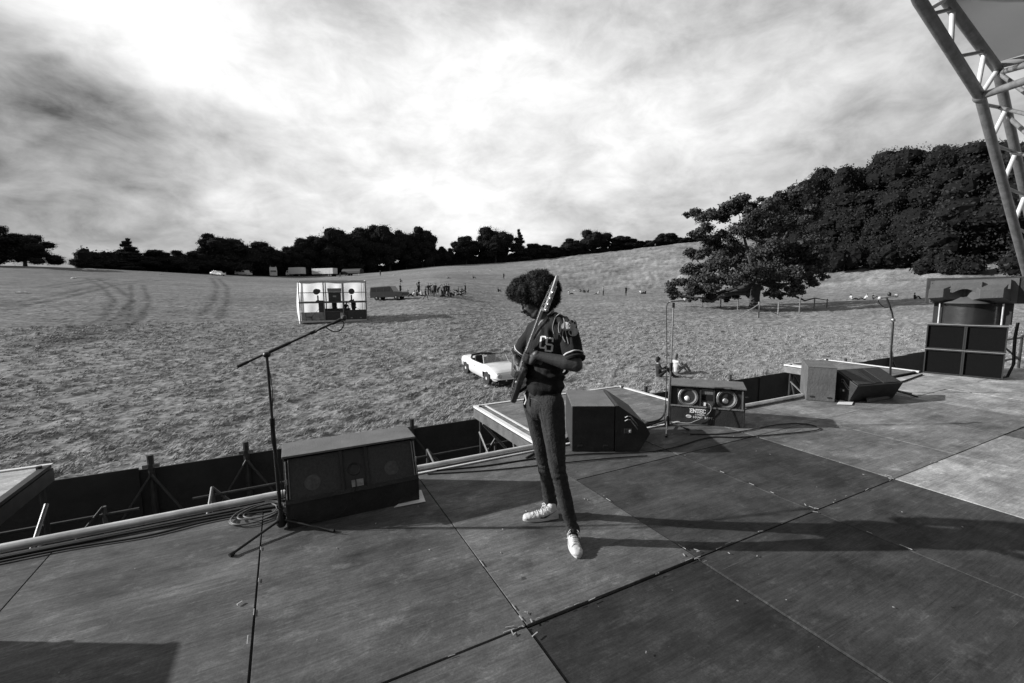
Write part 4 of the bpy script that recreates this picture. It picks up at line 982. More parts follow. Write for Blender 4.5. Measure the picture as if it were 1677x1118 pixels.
# ------------------------------------------------------------------ speaker stack
def stack():
    A = np.array((10.9, 3.93)); B = np.array((11.2, 2.93)); rz, w = frame_for(A, B); hw = w/2; h = .455; d = .62
    grp = 'bass cabinets of the speaker stack'
    names = {(0,0): 'lower left black bass cabinet of the speaker stack', (1,0): 'lower right black bass cabinet of the speaker stack', (0,1): 'upper left black bass cabinet under the curved horn', (1,1): 'upper right black bass cabinet under the curved horn'}
    LIP = mat('pale_lip', .20, .6, 0, .3, 6)
    for (i, k), lab in names.items():
        o2 = rot2((i*hw+.002, .0), rz); root = empty('bass_cabinet', (A[0]+o2[0], A[1]+o2[1], .012+k*(h+.018)), rz, lab, 'speaker cabinet', grp)
        ww = hw-.004; t = .018
        q = MB(); q.box((ww/2, d/2, t/2), (ww, d, t)); q.box((ww/2, d/2, h-t/2), (ww, d, t)); q.box((t/2, d/2, h/2), (t, d, h-2*t)); q.box((ww-t/2, d/2, h/2), (t, d, h-2*t)); q.box((ww/2, d-t/2, h/2), (ww-2*t, t, h-2*t))
        q.build('cabinet', BLK, root)
        for sx in (.0, 1.0): MB().box((t/2 if sx == 0 else ww-t/2, -.004, h/2), (t, .006, h)).build('edge_lip', mat('edge_lip', .025, .6, 0, .3, 8), root)
        MB().box((ww/2, -.004, h-t/2), (ww-2*t-.001, .006, t)).build('edge_lip', mat('edge_lip', .10, .6), root)
        # folded horn flares inside
        for s in (-1, 1):
            q = MB(); q.prism([(ww/2+s*(ww/2-t-.002), .045), (ww/2+s*.05, d*.6), (ww/2+s*.07, d*.6), (ww/2+s*(ww/2-t-.002), .08)], t+.002, h-t-.002, 'z'); q.build('horn_flare', BLK2, root)
        MB().box((ww/2, .030, h/2), (ww-2*t-.002, .008, h-2*t-.002)).build('mesh_front', mat('black_mesh', .006, .9, 0, .3, 60, .3, 300, .1), root)
    # shelf boards between and on top
    o = MB().box((w/2, d/2-.01, .0), (w+.02, d+.03, .012)).build('shelf_board', LIP); o.location = (A[0], A[1], .012+h+.009); o.rotation_euler = (0,0,rz); tag(o, 'thin pale board between the two layers of bass cabinets', 'board')
    o = MB().box((w/2, d/2-.01, .0), (w+.01, d+.03, .012)).build('shelf_board', LIP); o.location = (A[0], A[1], .012+2*h+.018+.009); o.rotation_euler = (0,0,rz); tag(o, 'thin pale board on top of the bass cabinets', 'board')
    zb = .012+2*h+.018+.018
    # curved middle horn
    o2 = rot2((.14, .06), rz); root = empty('curved_horn', (A[0]+o2[0], A[1]+o2[1], zb), rz, 'shiny dark curved front horn section standing on the bass cabinets', 'speaker horn')
    W = w*.78; H = .38; seg = 28; SH = mat('glossy_black', .02, .28, .0, .3, 4, .12, 14, .8, coat=.6)
    q = MB(); prof = []
    for k in range(seg+1): t = k/seg; prof.append((.03+(W-.06)*t, .17-.19*math.sin(math.pi*t)))
    prof += [(W-.03, .45), (.03, .45)]
    q.prism(prof, 0, H, 'z'); q.build('shell', SH, root, smooth='auto')
    for x in (.0, W): MB().tube([(x, .12, 0), (x, .12, H)], .014, 9).build('rod', PIPE, root, smooth=True)
    MB().box((W/2+.02, .40, H/2), (W+.22, .30, H-.004)).build('box', BLK, root)
    # top flared horn
    o2 = rot2((-.02, .02), rz); root = empty('flared_horn', (A[0]+o2[0], A[1]+o2[1], zb+H+.004), rz, 'grey winged horn speaker on top of the stack', 'speaker horn')
    HG = mat('grey_horn', .085, .6, 0, .2, 6, .3, 40); HW = w*1.06; HH = .47
    MB().box((HW/2+.05, .42, HH/2), (HW+.22, .5, HH)).build('back_box', BLK, root, .01)
    q = MB(); q.prism([(0,0), (.05,0), (.05,.02), (HW-.05,.02), (HW-.02,0), (HW+.02,0), (HW+.02,HH-.02), (HW*.5,HH-.04), (0,HH-.06)], .15, .17, 'y'); q.build('front_plate', HG, root)
    lip = .10
    def lobe(x0, x1, xi0, xi1):
        q = MB()
        fr = [(x0,-lip,.09),(x1,-lip,.11),(x1,-lip,.27),(x0,-lip,.25)]
        bk = [(x0 if xi0 is None else xi0,.148,.03),(x1 if xi1 is None else xi1,.148,.04),(x1 if xi1 is None else xi1,.148,HH-.06),(x0 if xi0 is None else xi0,.148,HH-.08)]
        q.hexa(fr, bk); return q
    lobe(.0, .20, .04, .46).build('wing', HG, root, .006)
    lobe(HW*.60, HW*.86, HW*.44, HW-.06).build('wing', HG, root, .006)
    q = MB(); prof = [(HW*.26, HH-.10), (HW*.26,.20)]+[(HW*(.26+.34*k/10), .16+.10*math.sin(math.pi*k/10)) for k in range(1, 10)]+[(HW*.62,.20), (HW*.62,HH-.08)]
    q.prism(prof, -.04, .148, 'y'); q.build('arch', HG, root, .006)
    MB().prism([(-.04,.26),(.148,.26),(.148,HH-.045),(.10,HH-.05)], .06, HW-.08, 'x').build('sloping_top', HG, root)
    q = MB(); q.lathe([(.36,0),(.34,.02),(.10,.14),(.01,.16)], 24, np.array(Matrix.Translation((HW*.46, .25, .0)))); q.build('dome', HG, root, smooth=True)
    for x, z in ((.03,.03), (.035,HH-.10)): MB().lathe([(.016,0),(.012,.006)], 10, np.array(Matrix.Translation((x, .148, z)) @ Matrix.Rotation(R(90), 4, 'X'))).build('bolt', BLK2, root)
    # cables hanging behind the stack
    o3 = rot2((w+.10, .35), rz); p = np.array((A[0]+o3[0], A[1]+o3[1], 0))
    for k, (dx, lab) in enumerate([(.0, 'dark cable hanging down the right side of the speaker stack, nearest it'), (.09, 'dark cable hanging outermost beside the speaker stack')]):
        o = MB().tube([(dx, 0, 1.0), (dx+.03, .02, .75), (dx-.02, 0, .5), (dx+.04, 0, .25), (dx, .05, .01), (dx-.2, .1, .01)], .012, 7).build('cable', BLK2); o.location = p; tag(o, lab, 'cable', 'cables hanging by the speaker stack')
stack()
# ladder frame / scaffold just right of the stack
def right_frame():
    p = np.array((13.0, 3.6, 0)); root = empty('scaffold_frame', tuple(p), 0, 'dark scaffold frame with diagonal braces at the right edge behind the speaker stack', 'scaffold')
    for x in (-.9, .2, 1.6): MB().tube([(x, 0, GZ), (x, 0, .55)], .025, 8).build('post', DSTEEL, root)
    for a, b in [((-.9,0,.5),(1.6,0,.5)), ((-.9,0,.5),(.2,0,.05)), ((.2,0,.5),(1.6,0,.0)), ((-.9,0,.05),(1.6,0,.05))]: MB().tube([a, b], .02, 7).build('brace', DSTEEL, root)
right_frame()

# ------------------------------------------------------------------ microphone stands and cables
SB = mat('stand_black', .02, .4, .3, .3, 20, 0, 1, .5); MICW = mat('mic_pale', .5, .4, .3, .2, 20); RUB = mat('cable_rubber', .014, .5, 0, .3, 10)
def lpt(px, py, depth, base):
    """point seen at a pixel at a distance along the view axis, local to base"""
    r = pray(px, py); f = np.array([CAMR[0,2], CAMR[1,2], CAMR[2,2]])*-1; t = depth/F; return np.array((r[0]*t, r[1]*t, CAMH+r[2]*t))-np.array(base)
def depth_of(p): q = CAMR.T @ (np.array(p)-np.array((0,0,CAMH))); return -q[2]
def stand1():
    b = G(462, 866); root = empty('microphone_stand', tuple(b), 0, 'tall black boom microphone stand on a tripod by the left floor monitor', 'microphone stand')
    D = depth_of(b+np.array((0,0,.6)))
    top = lpt(437, 583, D+.04, b); mid = lpt(446, 690, D+.02, b)
    MB().tube([(0,0,.05), mid], .013, 12).build('lower_tube', SB, root, smooth=True)
    MB().tube([mid-(0,0,.02), top], .009, 12).build('upper_tube', SB, root, smooth=True)
    MB().tube([mid-(0,0,.03), mid+(0,0,.025)], .017, 12).build('clutch', SB, root, smooth=True)
    MB().lathe([(.022,.02),(.034,.04),(.030,.09),(.018,.12),(.014,.16)], 16).build('leg_hub', SB, root, smooth=True)
    for px, py in ((379,911),(545,872),):
        e = G(px, py)-b; MB().tube([(0,0,.075), e*.5+(0,0,.045), e+(0,0,.014)], .009, 8).build('leg', SB, root, smooth=True)
        MB().tube([e*.95+(0,0,.016), e*1.03+(0,0,.013)], .014, 8).build('foot', RUB, root, smooth=True)
    e = np.array((.1,.27,0)); MB().tube([(0,0,.075), e+(0,0,.014)], .009, 8).build('leg', SB, root, smooth=True)
    tail = lpt(389, 600, D-.02, b); tip = lpt(556, 524, D+.22, b); j2 = lpt(513, 545, D+.15, b)
    MB().ell(top+(0,0,.01), (.026,.026,.022)).build('joint', SB, root, smooth=True)
    MB().tube([tail, tip], .008, 10).build('boom', SB, root, smooth=True)
    MB().tube([tail, tail+(tip-tail)*.10], .0115, 10).build('counterweight', SB, root, smooth=True)
    MB().tube([tail+(tip-tail)*.30, tail+(tip-tail)*.50], .012, 10).build('grip', SB, root, smooth=True)
    MB().tube([tail+(tip-tail)*.70, tail+(tip-tail)*.76], .013, 10).build('clutch', SB, root, smooth=True)
    a = tip; c = lpt(568, 518, D+.24, b)
    mroot = empty('microphone', tuple(np.array(b)+tip), 0, 'small microphone clipped on the end of the long boom', 'microphone')
    MB().tube([(0,0,0)-(c-a)*1.0, (c-a)*.2], [.010,.013], 10).build('handle', SB, mroot, smooth=True)
    MB().ell((c-a)*.6, (.022,.022,.022)).build('grille', GRIL, mroot, smooth=True)
    w1 = [tip, lpt(563,528,D+.22,b), lpt(560,538,D+.2,b), lpt(550,543,D+.18,b), lpt(540,540,D+.16,b), lpt(530,535,D+.15,b), j2]
    def smooth_path(P, n=6):
        P = [np.array(p, float) for p in P]; out = []
        for i in range(len(P)-1):
            p0 = P[max(i-1,0)]; p1 = P[i]; p2 = P[i+1]; p3 = P[min(i+2, len(P)-1)]
            for k in range(n):
                t = k/n; out.append(.5*((2*p1)+(-p0+p2)*t+(2*p0-5*p1+4*p2-p3)*t*t+(-p0+3*p1-3*p2+p3)*t**3))
        out.append(P[-1]); return out
    global spath; spath = smooth_path
    o = MB().tube(spath(w1), .0045, 6).build('microphone_cable', RUB, root, smooth=True)
    o = MB().tube(spath([top+(.0,-.01,0), mid+(.015,-.02,.2), mid+(-.012,-.018,-.1), (.02,-.02,.35), (.01,-.03,.12)]), .0035, 6).build('microphone_cable', RUB, root, smooth=True)
stand1()
def stand2():
    b = G(1092, 697); root = empty('microphone_stand', tuple(b), 0, 'slim straight microphone stand in front of the ENTEC monitor', 'microphone stand')
    D = depth_of(b+np.array((0,0,.7))); top = lpt(1103, 497, D, b); mid = lpt(1099, 602, D, b)
    GS = mat('stand_chrome', .30, .3, .8, .3, 20)
    MB().tube([(.01,0,.04), mid], .013, 12).build('lower_tube', GS, root, smooth=True)
    MB().tube([mid, top], .0085, 12).build('upper_tube', GS, root, smooth=True)
    MB().tube([mid-(0,0,.04), mid+(0,0,.06)], .018, 12).build('clutch', SB, root, smooth=True)
    MB().lathe([(.025,.015),(.036,.035),(.028,.10),(.018,.13)], 16).build('leg_hub', SB, root, smooth=True)
    for px, py in ((1065,700),(1128,705),(1091,716)):
        e = G(px, py)-b; MB().tube([(0,0,.06), e+(0,0,.012)], .009, 8).build('leg', GS if px != 1128 else SB, root, smooth=True)
        MB().tube([e*.9+(0,0,.018), e*1.02+(0,0,.012)], .013, 8).build('foot', RUB, root, smooth=True)
    m = empty('microphone', tuple(b+top), 0, 'pale microphone lying level on top of the slim straight stand', 'microphone')
    a = lpt(1097,493.5,D-.02,b)-top; c = lpt(1119,491.5,D+.02,b)-top
    MB().tube([a, c], [.010,.016], 12).build('handle', MICW, m, smooth=True); MB().ell(c+(c-a)*.12, (.027,.027,.027)).build('grille', MICW, m, smooth=True)
    MB().tube([(0,0,-.05), (0,0,.01)], .016, 10).build('clip', SB, m, smooth=True)
    q = [lpt(1097,494,D-.02,b), lpt(1092,500,D-.03,b), lpt(1091.5,520,D-.04,b), lpt(1092,560,D-.05,b), lpt(1092,610,D-.05,b), lpt(1090,660,D-.06,b), lpt(1088,690,D-.06,b)]
    MB().tube(spath(q), .005, 6).build('microphone_cable', RUB, root, smooth=True)
stand2()
def stand3():
    b = G(1457, 643); root = empty('microphone_stand', tuple(b), 0, 'lone dark microphone stand with a bent top near the speaker stack', 'microphone stand')
    D = depth_of(b+np.array((0,0,.6))); P_ = [(1458,570),(1463,530),(1464,522),(1460,510),(1455,495),(1452,487)]
    top = lpt(1463, 524, D, b)
    MB().tube([(0,0,.05), lpt(1459,580,D,b), top], .014, 12).build('tube', SB, root, smooth=True)
    MB().ell(top, (.03,.03,.035)).build('joint', CHR, root, smooth=True)
    tip = lpt(1452, 487, D+.03, b); MB().tube([top, lpt(1461,512,D,b), lpt(1456,497,D+.02,b), tip], .012, 10).build('boom', SB, root, smooth=True)
    MB().lathe([(.04,.0),(.045,.03),(.025,.12),(.016,.16)], 16).build('leg_hub', SB, root, smooth=True)
    for px, py in ((1503,651),(1436,640)):
        e = G(px, py)-b; MB().tube([(0,0,.06), e+(0,0,.012)], .012, 8).build('leg', SB, root, smooth=True)
    MB().tube([(0,0,.06), (.15,-.22,.012)], .012, 8).build('leg', SB, root, smooth=True)
    m = empty('microphone', tuple(b+tip), 0, 'pale pair of microphones lying level on the bent topped stand', 'microphone')
    a = lpt(1441,488,D-.05,b)-tip; c = lpt(1468,484,D+.05,b)-tip
    MB().tube([a, c], [.012,.016], 12).build('handle', MICW, m, smooth=True); MB().ell(a, (.028,)*3).build('grille', MICW, m, smooth=True); MB().ell(c, (.028,)*3).build('grille', MICW, m, smooth=True)
    MB().ell((a+c)/2+(.03,0,.04), (.025,.025,.035)).build('clip', SB, m, smooth=True)
    MB().tube(spath([a, lpt(1439,494,D,b)-tip, lpt(1448,503,D,b)-tip, lpt(1456,503,D,b)-tip]), .006, 6).build('microphone_cable', RUB, m)
stand3()

def floor_cable(pix, label, r=.006, m=RUB, dz=.012, group='cables lying on the stage'):
    P_ = [G(*p) for p in pix]; b = P_[0].copy(); o = MB().tube(spath([p-b+(0,0,dz) for p in P_], 8), r, 7).build('cable', m, smooth=True); o.location = tuple(b)
    return tag(o, label, 'cable', group)
floor_cable([(-20,921),(120,893),(260,866),(400,840),(450,832)], 'black cable running beside the pale edge tube at lower left, closest to the tube', .010)
floor_cable([(-20,927),(110,901),(240,880),(330,858),(392,846),(445,838)], 'black cable bowing away from the pale edge tube at lower left', .008)
floor_cable([(700,773),(790,765),(880,752),(960,745),(1050,742),(1100,735),(1160,718),(1220,717),(1330,707),(1338,700),(1310,695),(1270,697),(1225,706),(1180,712),(1130,712)], 'long thin cable looping on the floor in front of the ENTEC monitor', .007)
floor_cable([(700,778),(800,772),(900,762),(1000,752),(1060,748)], 'dark cable along the boards behind the musician, nearer the viewer', .006)
floor_cable([(1052,690),(1062,694),(1080,689),(1088,679),(1091,665)], 'thick dark cable between the end on wedge and the slim mic stand', .012, dz=.02)
floor_cable([(862,752),(880,742),(905,733),(925,722),(940,712)], 'thick dark cable at the edge behind the legs of the musician', .012, dz=.015)
floor_cable([(1455,632),(1480,625),(1510,614)], 'dark cable along the stage edge between the lone mic stand and the speaker stack', .012)
# coil of cable by the first stand
def coil():
    c = G(424, 843); P_ = []
    for k in range(120):
        a = k/120*2*math.pi*4.2; r = .10+.035*math.sin(k*.11)+.012*(k/40); P_.append((r*1.25*math.cos(a)+.02*math.sin(k*.3), r*math.sin(a), .012+.0045*(k/28)))
    o = MB().tube(P_, .0052, 6).build('cable_coil', mat('grey_cable', .10, .5, 0, .3, 10), smooth=True); o.location = tuple(c); o.rotation_euler = (0,0,.3); tag(o, 'loose coil of thin cable behind the foot of the left mic stand', 'cable')
coil()
def entec_lead():
    p = G(1096, 688); b = p.copy()
    rzz, w = frame_for((4.235, 3.965), (4.80, 3.33)); A = np.array((4.235, 3.965, 0)); e = np.array((math.cos(rzz), math.sin(rzz), 0)); n = np.array((-e[1], e[0], 0))
    def f(u, nn_, z): return A+e*u*w+n*nn_+(0,0,z)-b
    pts = [f(.49,.0,.27), f(.53,-.03,.275), f(.56,-.035,.24), f(.55,-.03,.18), f(.46,-.03,.10), f(.36,-.03,.05), f(.28,-.04,.02), f(.12,-.04,.015), f(-.03,-.05,.012)]
    o = MB().tube(spath(pts, 8), .0042, 6).build('cable', mat('pale_cable', .28, .5, 0, .3, 10), smooth=True); o.location = tuple(b); tag(o, 'thin pale lead curving down the front of the ENTEC monitor', 'cable')
    b = np.array((-.1, 3.38, 0)); o = MB().tube(spath([(.50,.03,.28), (.50,-.01,.24), (.485,-.02,.2), (.47,-.022,.16), (.40,-.03,.06), (.28,-.03,.03), (.12,-.03,.06), (-.0,-.03,.16), (-.03,-.03,.21)], 8), .0035, 6).build('cable', RUB, smooth=True); o.location = tuple(b); tag(o, 'thin lead hanging down the front of the left floor monitor', 'cable')
entec_lead()
# unseen box added outside the left edge to cast the lower left shadow
def shadow_box():
    d = np.array((-.875, .485)); tip = np.array((-.56, 2.49)); h = .62; c = tip+d*(h/math.tan(SUN_EL))
    root = empty('shadow_box', (c[0]-.45, c[1]-.42, .006), 0, 'unseen dark box added outside the left edge to cast a shadow', 'flight case')
    MB().box((0, 0, h/2), (.9, .84, h)).build('body', BLK, root, .006)
    for z in (.0+.012, h-.012, h*.62):
        MB().box((0, 0, z), (.915, .855, .02)).build('edge_trim', STEEL, root)
    for s in (-1, 1): MB().box((s*.2, -.435, h*.62), (.08, .02, .08)).build('latch', CHR, root)
shadow_box()

# ------------------------------------------------------------------ vehicles
CARW = mat('white_car_paint', .66, .35, 0, .06, 2, 0, 1, .5, coat=.5); TYRE = mat('tyre_rubber', .02, .8, 0, .3, 20); HUB = mat('hubcap', .6, .45, .2, .2, 20)
GLS = mat('window_glass', .03, .08, 0, .2, 2, 0, 1, .8); DARKIN = mat('dark_interior', .015, .8, 0, .4, 8); CARD = mat('dark_car_paint', .028, .4, 0, .15, 3, 0, 1, .5)
def wheel(root, x, y, r, wd, side):
    """wheel as a part with tyre and rim under it"""
    M = np.array(Matrix.Translation((x, y, r)) @ Matrix.Rotation(R(-90*side), 4, 'X'))
    o = MB().lathe([(r*.62, -wd/2), (r*.9, -wd/2), (r, -wd*.3), (r, wd*.3), (r*.9, wd/2), (r*.62, wd/2)], 28, M).build('wheel', TYRE, root, smooth='auto')
    MB().lathe([(r*.62, wd*.42), (r*.58, wd*.46), (r*.5, wd*.30), (r*.25, wd*.36), (r*.22, wd*.5), (r*.02, wd*.52)], 24, M).build('rim', HUB, o, smooth='auto')
    return o
def loft(secs, mb, closed=False):
    n = len(secs[0]); V = [p for s in secs for p in s]; Fc = []
    for i in range(len(secs)-1):
        for k in range(n-1): Fc.append((i*n+k, i*n+k+1, (i+1)*n+k+1, (i+1)*n+k))
    Fc += [tuple(range(n)), tuple(range((len(secs)-1)*n, len(secs)*n))[::-1]]
    return mb.add(V, Fc)

def sports_car():
    pf = on(800, 630); pr_ = on(768, 616); d = pf[:2]-pr_[:2]; ang = math.atan2(d[1], d[0])
    # origin under the middle of the car; nearside is its right side (y negative)
    L = 3.75; hw = .72; wb = 2.15; rw = .30
    ang = ang-.10; c = np.array(pf[:2])+np.array(rot2((-1.02, .60), ang)); zb = float(zt(c[0], c[1]))
    sl_ = float(zt(*(c+np.array(rot2((1,0), ang))))-zt(*(c-np.array(rot2((1,0), ang)))))/2
    root = empty('sports_car', (c[0], c[1], zb+.02), ang, 'white open topped two seat sports car parked on the grass left of the musician', 'car')
    root.rotation_euler = (0, -math.atan(sl_), ang)
    # body sections: x, half width, bottom, belt height, top height
    S_ = [(-1.88,.50,.40,.56,.60),(-1.82,.60,.30,.66,.74),(-1.5,.68,.26,.72,.80),(-1.1,.715,.24,.74,.82),(-.75,.725,.22,.74,.80),(-.55,.725,.20,.73,.78),(.0,.725,.20,.73,.78),(.45,.725,.20,.74,.80),
          (.62,.722,.21,.75,.84),(.9,.715,.23,.74,.83),(1.3,.70,.25,.71,.78),(1.6,.675,.27,.68,.73),(1.78,.655,.32,.64,.665),(1.86,.63,.40,.58,.59)]
    body = MB(); n = 0
    prof = lambda x, w_, b, be, t: [(x,-w_*.9,b),(x,-w_,b+.10),(x,-w_*1.02,(b+be)/2+.05),(x,-w_*.97,be),(x,-w_*.86,be+(t-be)*.55+.02),(x,-w_*.5,t),(x,0,t+.01),(x,w_*.5,t),(x,w_*.86,be+(t-be)*.55+.02),(x,w_*.97,be),(x,w_*1.02,(b+be)/2+.05),(x,w_,b+.10),(x,w_*.9,b)]
    secs = []
    for i in range(len(S_)-1):
        for k in range(4):
            t = k/4; a, b = S_[i], S_[i+1]; secs.append(prof(*[a[j]+(b[j]-a[j])*t for j in range(5)]))
    secs.append(prof(*S_[-1])); nn = 13; V = [p for s in secs for p in s]; Fc = []
    for i in range(len(secs)-1):
        xm = (secs[i][0][0]+secs[i+1][0][0])/2
        for k in range(nn-1):
            if -.78 < xm < .55 and k in (4,5,6,7): continue
            ym = abs(secs[i][k][1]); zmid = (secs[i][k][2]+secs[i][k+1][2])/2
            wheelx = min(abs(xm-1.06), abs(xm+1.06))
            if wheelx < .36 and k in (0, 1, 10, 11) and zmid < rw+math.sqrt(max(0, .36**2-wheelx**2)): continue
            Fc.append((i*nn+k, i*nn+k+1, (i+1)*nn+k+1, (i+1)*nn+k))
    Fc += [tuple(range(nn)), tuple(range((len(secs)-1)*nn, len(secs)*nn))[::-1]]
    body.add(V, Fc); o = body.build('body', CARW, root, smooth='auto')
    MB().box((.0,0,.30), (3.3,1.18,.12)).build('underside', DARKIN, root)
    q = MB(); q.box((-.12,-.60,.62),(1.32,.03,.34)); q.build('cockpit_side', DARKIN, root); MB().box((-.12,.60,.62),(1.32,.03,.34)).build('cockpit_side', DARKIN, root)
    MB().box((-.12,0,.42),(1.32,1.2,.03)).build('cockpit_floor', DARKIN, root)
    MB().box((-.79,0,.62),(.03,1.2,.34)).build('cockpit_rear', DARKIN, root); MB().box((.55,0,.70),(.06,1.2,.2)).build('dashboard', DARKIN, root)
    for s in (-1, 1):
        q = MB().box((-.25,s*.30,.55),(.45,.42,.14)).box((-.50,s*.30,.78),(.12,.42,.42)); q.build('seat', mat('seat_vinyl', .03, .5), root, .03)
    th = np.linspace(0, 2*math.pi, 25); MB().tube([(.28+.06*math.sin(a), .30+.19*math.cos(a), .83+.17*math.sin(a)) for a in th], .014, 7).build('steering_wheel', DARKIN, root)
    # windscreen
    W1 = [(.60,-.62,.83),(.36,-.55,1.16),(.36,.55,1.16),(.60,.62,.83)]
    fr = MB().tube([W1[0], W1[1]], .017, 8); fr.build('windscreen_pillar', CHR if False else CARW, root); MB().tube([W1[3], W1[2]], .017, 8).build('windscreen_pillar', CARW, root)
    MB().tube([W1[1], (.33,0,1.19), W1[2]], .016, 8).build('windscreen_rail', DARKIN, root)
    g = bpy.data.materials.new('clear_glass'); g.use_nodes = True; gb = g.node_tree.nodes['Principled BSDF']; gb.inputs['Base Color'].default_value = (.5,.5,.5,1); gb.inputs['Roughness'].default_value = .05; gb.inputs['Alpha'].default_value = .25
    MB().hexa([(.595,-.60,.83),(.36,-.53,1.155),(.355,.53,1.155),(.595,.60,.83)], [(.587,-.60,.83),(.352,-.53,1.155),(.347,.53,1.155),(.587,.60,.83)]).build('windscreen', g, root)
    MB().tube([(-.80,-.55,.80),(-.86,-.5,.92),(-1.0,0,.94),(-.86,.5,.92),(-.80,.55,.80)], .05, 8).build('folded_hood', DARKIN, root, smooth=True)
    for s in (-1, 1):
        for x in (1.06, -1.06): wheel(root, x, s*.655, rw, .16, s)
        M = np.array(Matrix.Translation((1.835, s*.50, .53)) @ Matrix.Rotation(R(84), 4, 'Y'))
        h = MB().lathe([(.105,0),(.10,.03),(.085,.035)], 24, M).build('headlight', CHR, root, smooth='auto'); MB().lathe([(.083,.03),(.06,.045),(.005,.055)], 24, M).build('lens', mat('lens_glass', .4, .15, 0, .1, 5), h, smooth=True)
        MB().box((1.97, s*.26, .42), (.05, .04, .17)).build('overrider', CARW, root, .01)
        MB().tube([(-1.86,s*.66,.50),(-1.80,s*.70,.52)], .03, 8).build('rear_lamp', DARKIN, root)
    MB().tube([(1.74,-.74,.42),(1.90,-.60,.415),(1.95,0,.415),(1.90,.60,.415),(1.74,.74,.42)], .030, 8).build('front_bumper', CARW, root, smooth=True)
    MB().tube([(-1.72,-.70,.45),(-1.88,-.5,.45),(-1.90,0,.45),(-1.88,.5,.45),(-1.72,.70,.45)], .028, 8).build('rear_bumper', CHR, root, smooth=True)
    MB().box((1.84,0,.36),(.05,.9,.13)).build('grille', DARKIN, root); MB().box((1.81,0,.24),(.04,1.1,.12)).build('valance', DARKIN, root)
    MB().box((-.1,-.735,.62),(.10,.02,.02)).build('door_handle', CHR, root)
sports_car()

def box_vehicle(px, py, heading, L, W, prof, wins, m, label, name, cat, wx=(.2,.8), rw=.33, extra=None, group=None, front_win=None):
    """closed vehicle: side profile (x,z) extruded over the width, windows as glass parts; heading: direction of travel in degrees from +X"""
    p = on_crest(px, py); root = empty(name, (p[0], p[1], p[2]+.0), R(heading), label, cat, group)
    dx = np.array(rot2((1., 0), R(heading))); s = float(zt(*(p[:2]+dx*L/2))-zt(*(p[:2]-dx*L/2)))/L; root.rotation_euler = (0, -math.atan(s), R(heading))
    MB().prism([(a*L-L/2, b) for a, b in prof], -W/2, W/2, 'y').build('body', m, root, .05)
    for (a0, a1, z0, z1) in wins:
        for sg in (-1, 1): MB().box(((a0+a1)/2*L-L/2, sg*(W/2+.004), (z0+z1)/2), ((a1-a0)*L, .012, z1-z0)).build('window', GLS, root)
    for a in wx:
        for sg in (-1, 1): wheel(root, a*L-L/2, sg*(W/2-.10), rw, .22, sg)
    for sg in (-1, 1):
        MB().box((L/2+.005, sg*W*.36, prof[1][1]+.28), (.03, .18, .16)).build('headlight', HUB, root)
    MB().box((L/2+.02, 0, .42), (.06, W*.95, .12)).build('bumper', CHR, root)
    if front_win:
        (x0, z0), (x1, z1) = front_win; nx, nz = (z0-z1), (x1-x0); l = math.hypot(nx, nz); nx, nz = -nx/l*.012, -nz/l*.012
        if nx < 0: nx, nz = -nx, -nz
        A_ = [(x0*L-L/2, y, z0) for y in (-W*.42, W*.42)]+[(x1*L-L/2, y, z1) for y in (W*.40, -W*.40)]
        MB().hexa(A_, [(a[0]+.014, a[1], a[2]+.006) for a in A_]).build('windscreen', GLS, root)
    return root
head_v = -48.0
box_vehicle(638, 491, -39.0, 4.5, 1.8, [(0,.35),(0,1.0),(.03,1.70),(.62,1.76),(.72,1.08),(.98,1.0),(1.0,.9),(1.0,.35)], [(.05,.20,1.10,1.60),(.23,.42,1.10,1.60),(.45,.63,1.10,1.60)], CARD,
            'dark boxy estate car parked on the field right of the white tower', 'estate_car', 'car', front_win=((.715,1.10),(.63,1.70)))
box_vehicle(357, 451, head_v, 5.0, 1.65, [(0,.3),(0,.85),(.12,.95),(.28,1.36),(.6,1.38),(.74,.92),(.98,.82),(1,.3)], [(.26,.42,.95,1.26),(.45,.62,.95,1.26)], CARW, 'small white car parked furthest left on the far rise', 'parked_car', 'car', rw=.3, group='vehicles parked on the far rise')
box_vehicle(399, 451, head_v, 6.2, 1.9, [(0,.35),(0,1.1),(.05,1.9),(.75,1.95),(.84,1.15),(1.0,1.0),(1,.35)], [(.08,.30,1.2,1.75),(.33,.54,1.2,1.75),(.57,.74,1.2,1.75)], mat('cream_van', .42, .5), 'pale minibus with a row of dark windows on the far rise', 'minibus', 'van', rw=.33, group='vehicles parked on the far rise')
box_vehicle(448, 452, head_v-40, 6.0, 2.3, [(0,.7),(0,3.3),(.70,3.3),(.71,2.4),(.92,2.3),(1.0,1.5),(1,.5),(.7,.5)], [(.74,.90,1.5,2.1)], mat('pale_truck', .40, .6), 'white truck parked nose toward the stage between minibus and box truck', 'box_truck', 'truck', rw=.45, group='vehicles parked on the far rise', front_win=((.995,1.55),(.925,2.25)))
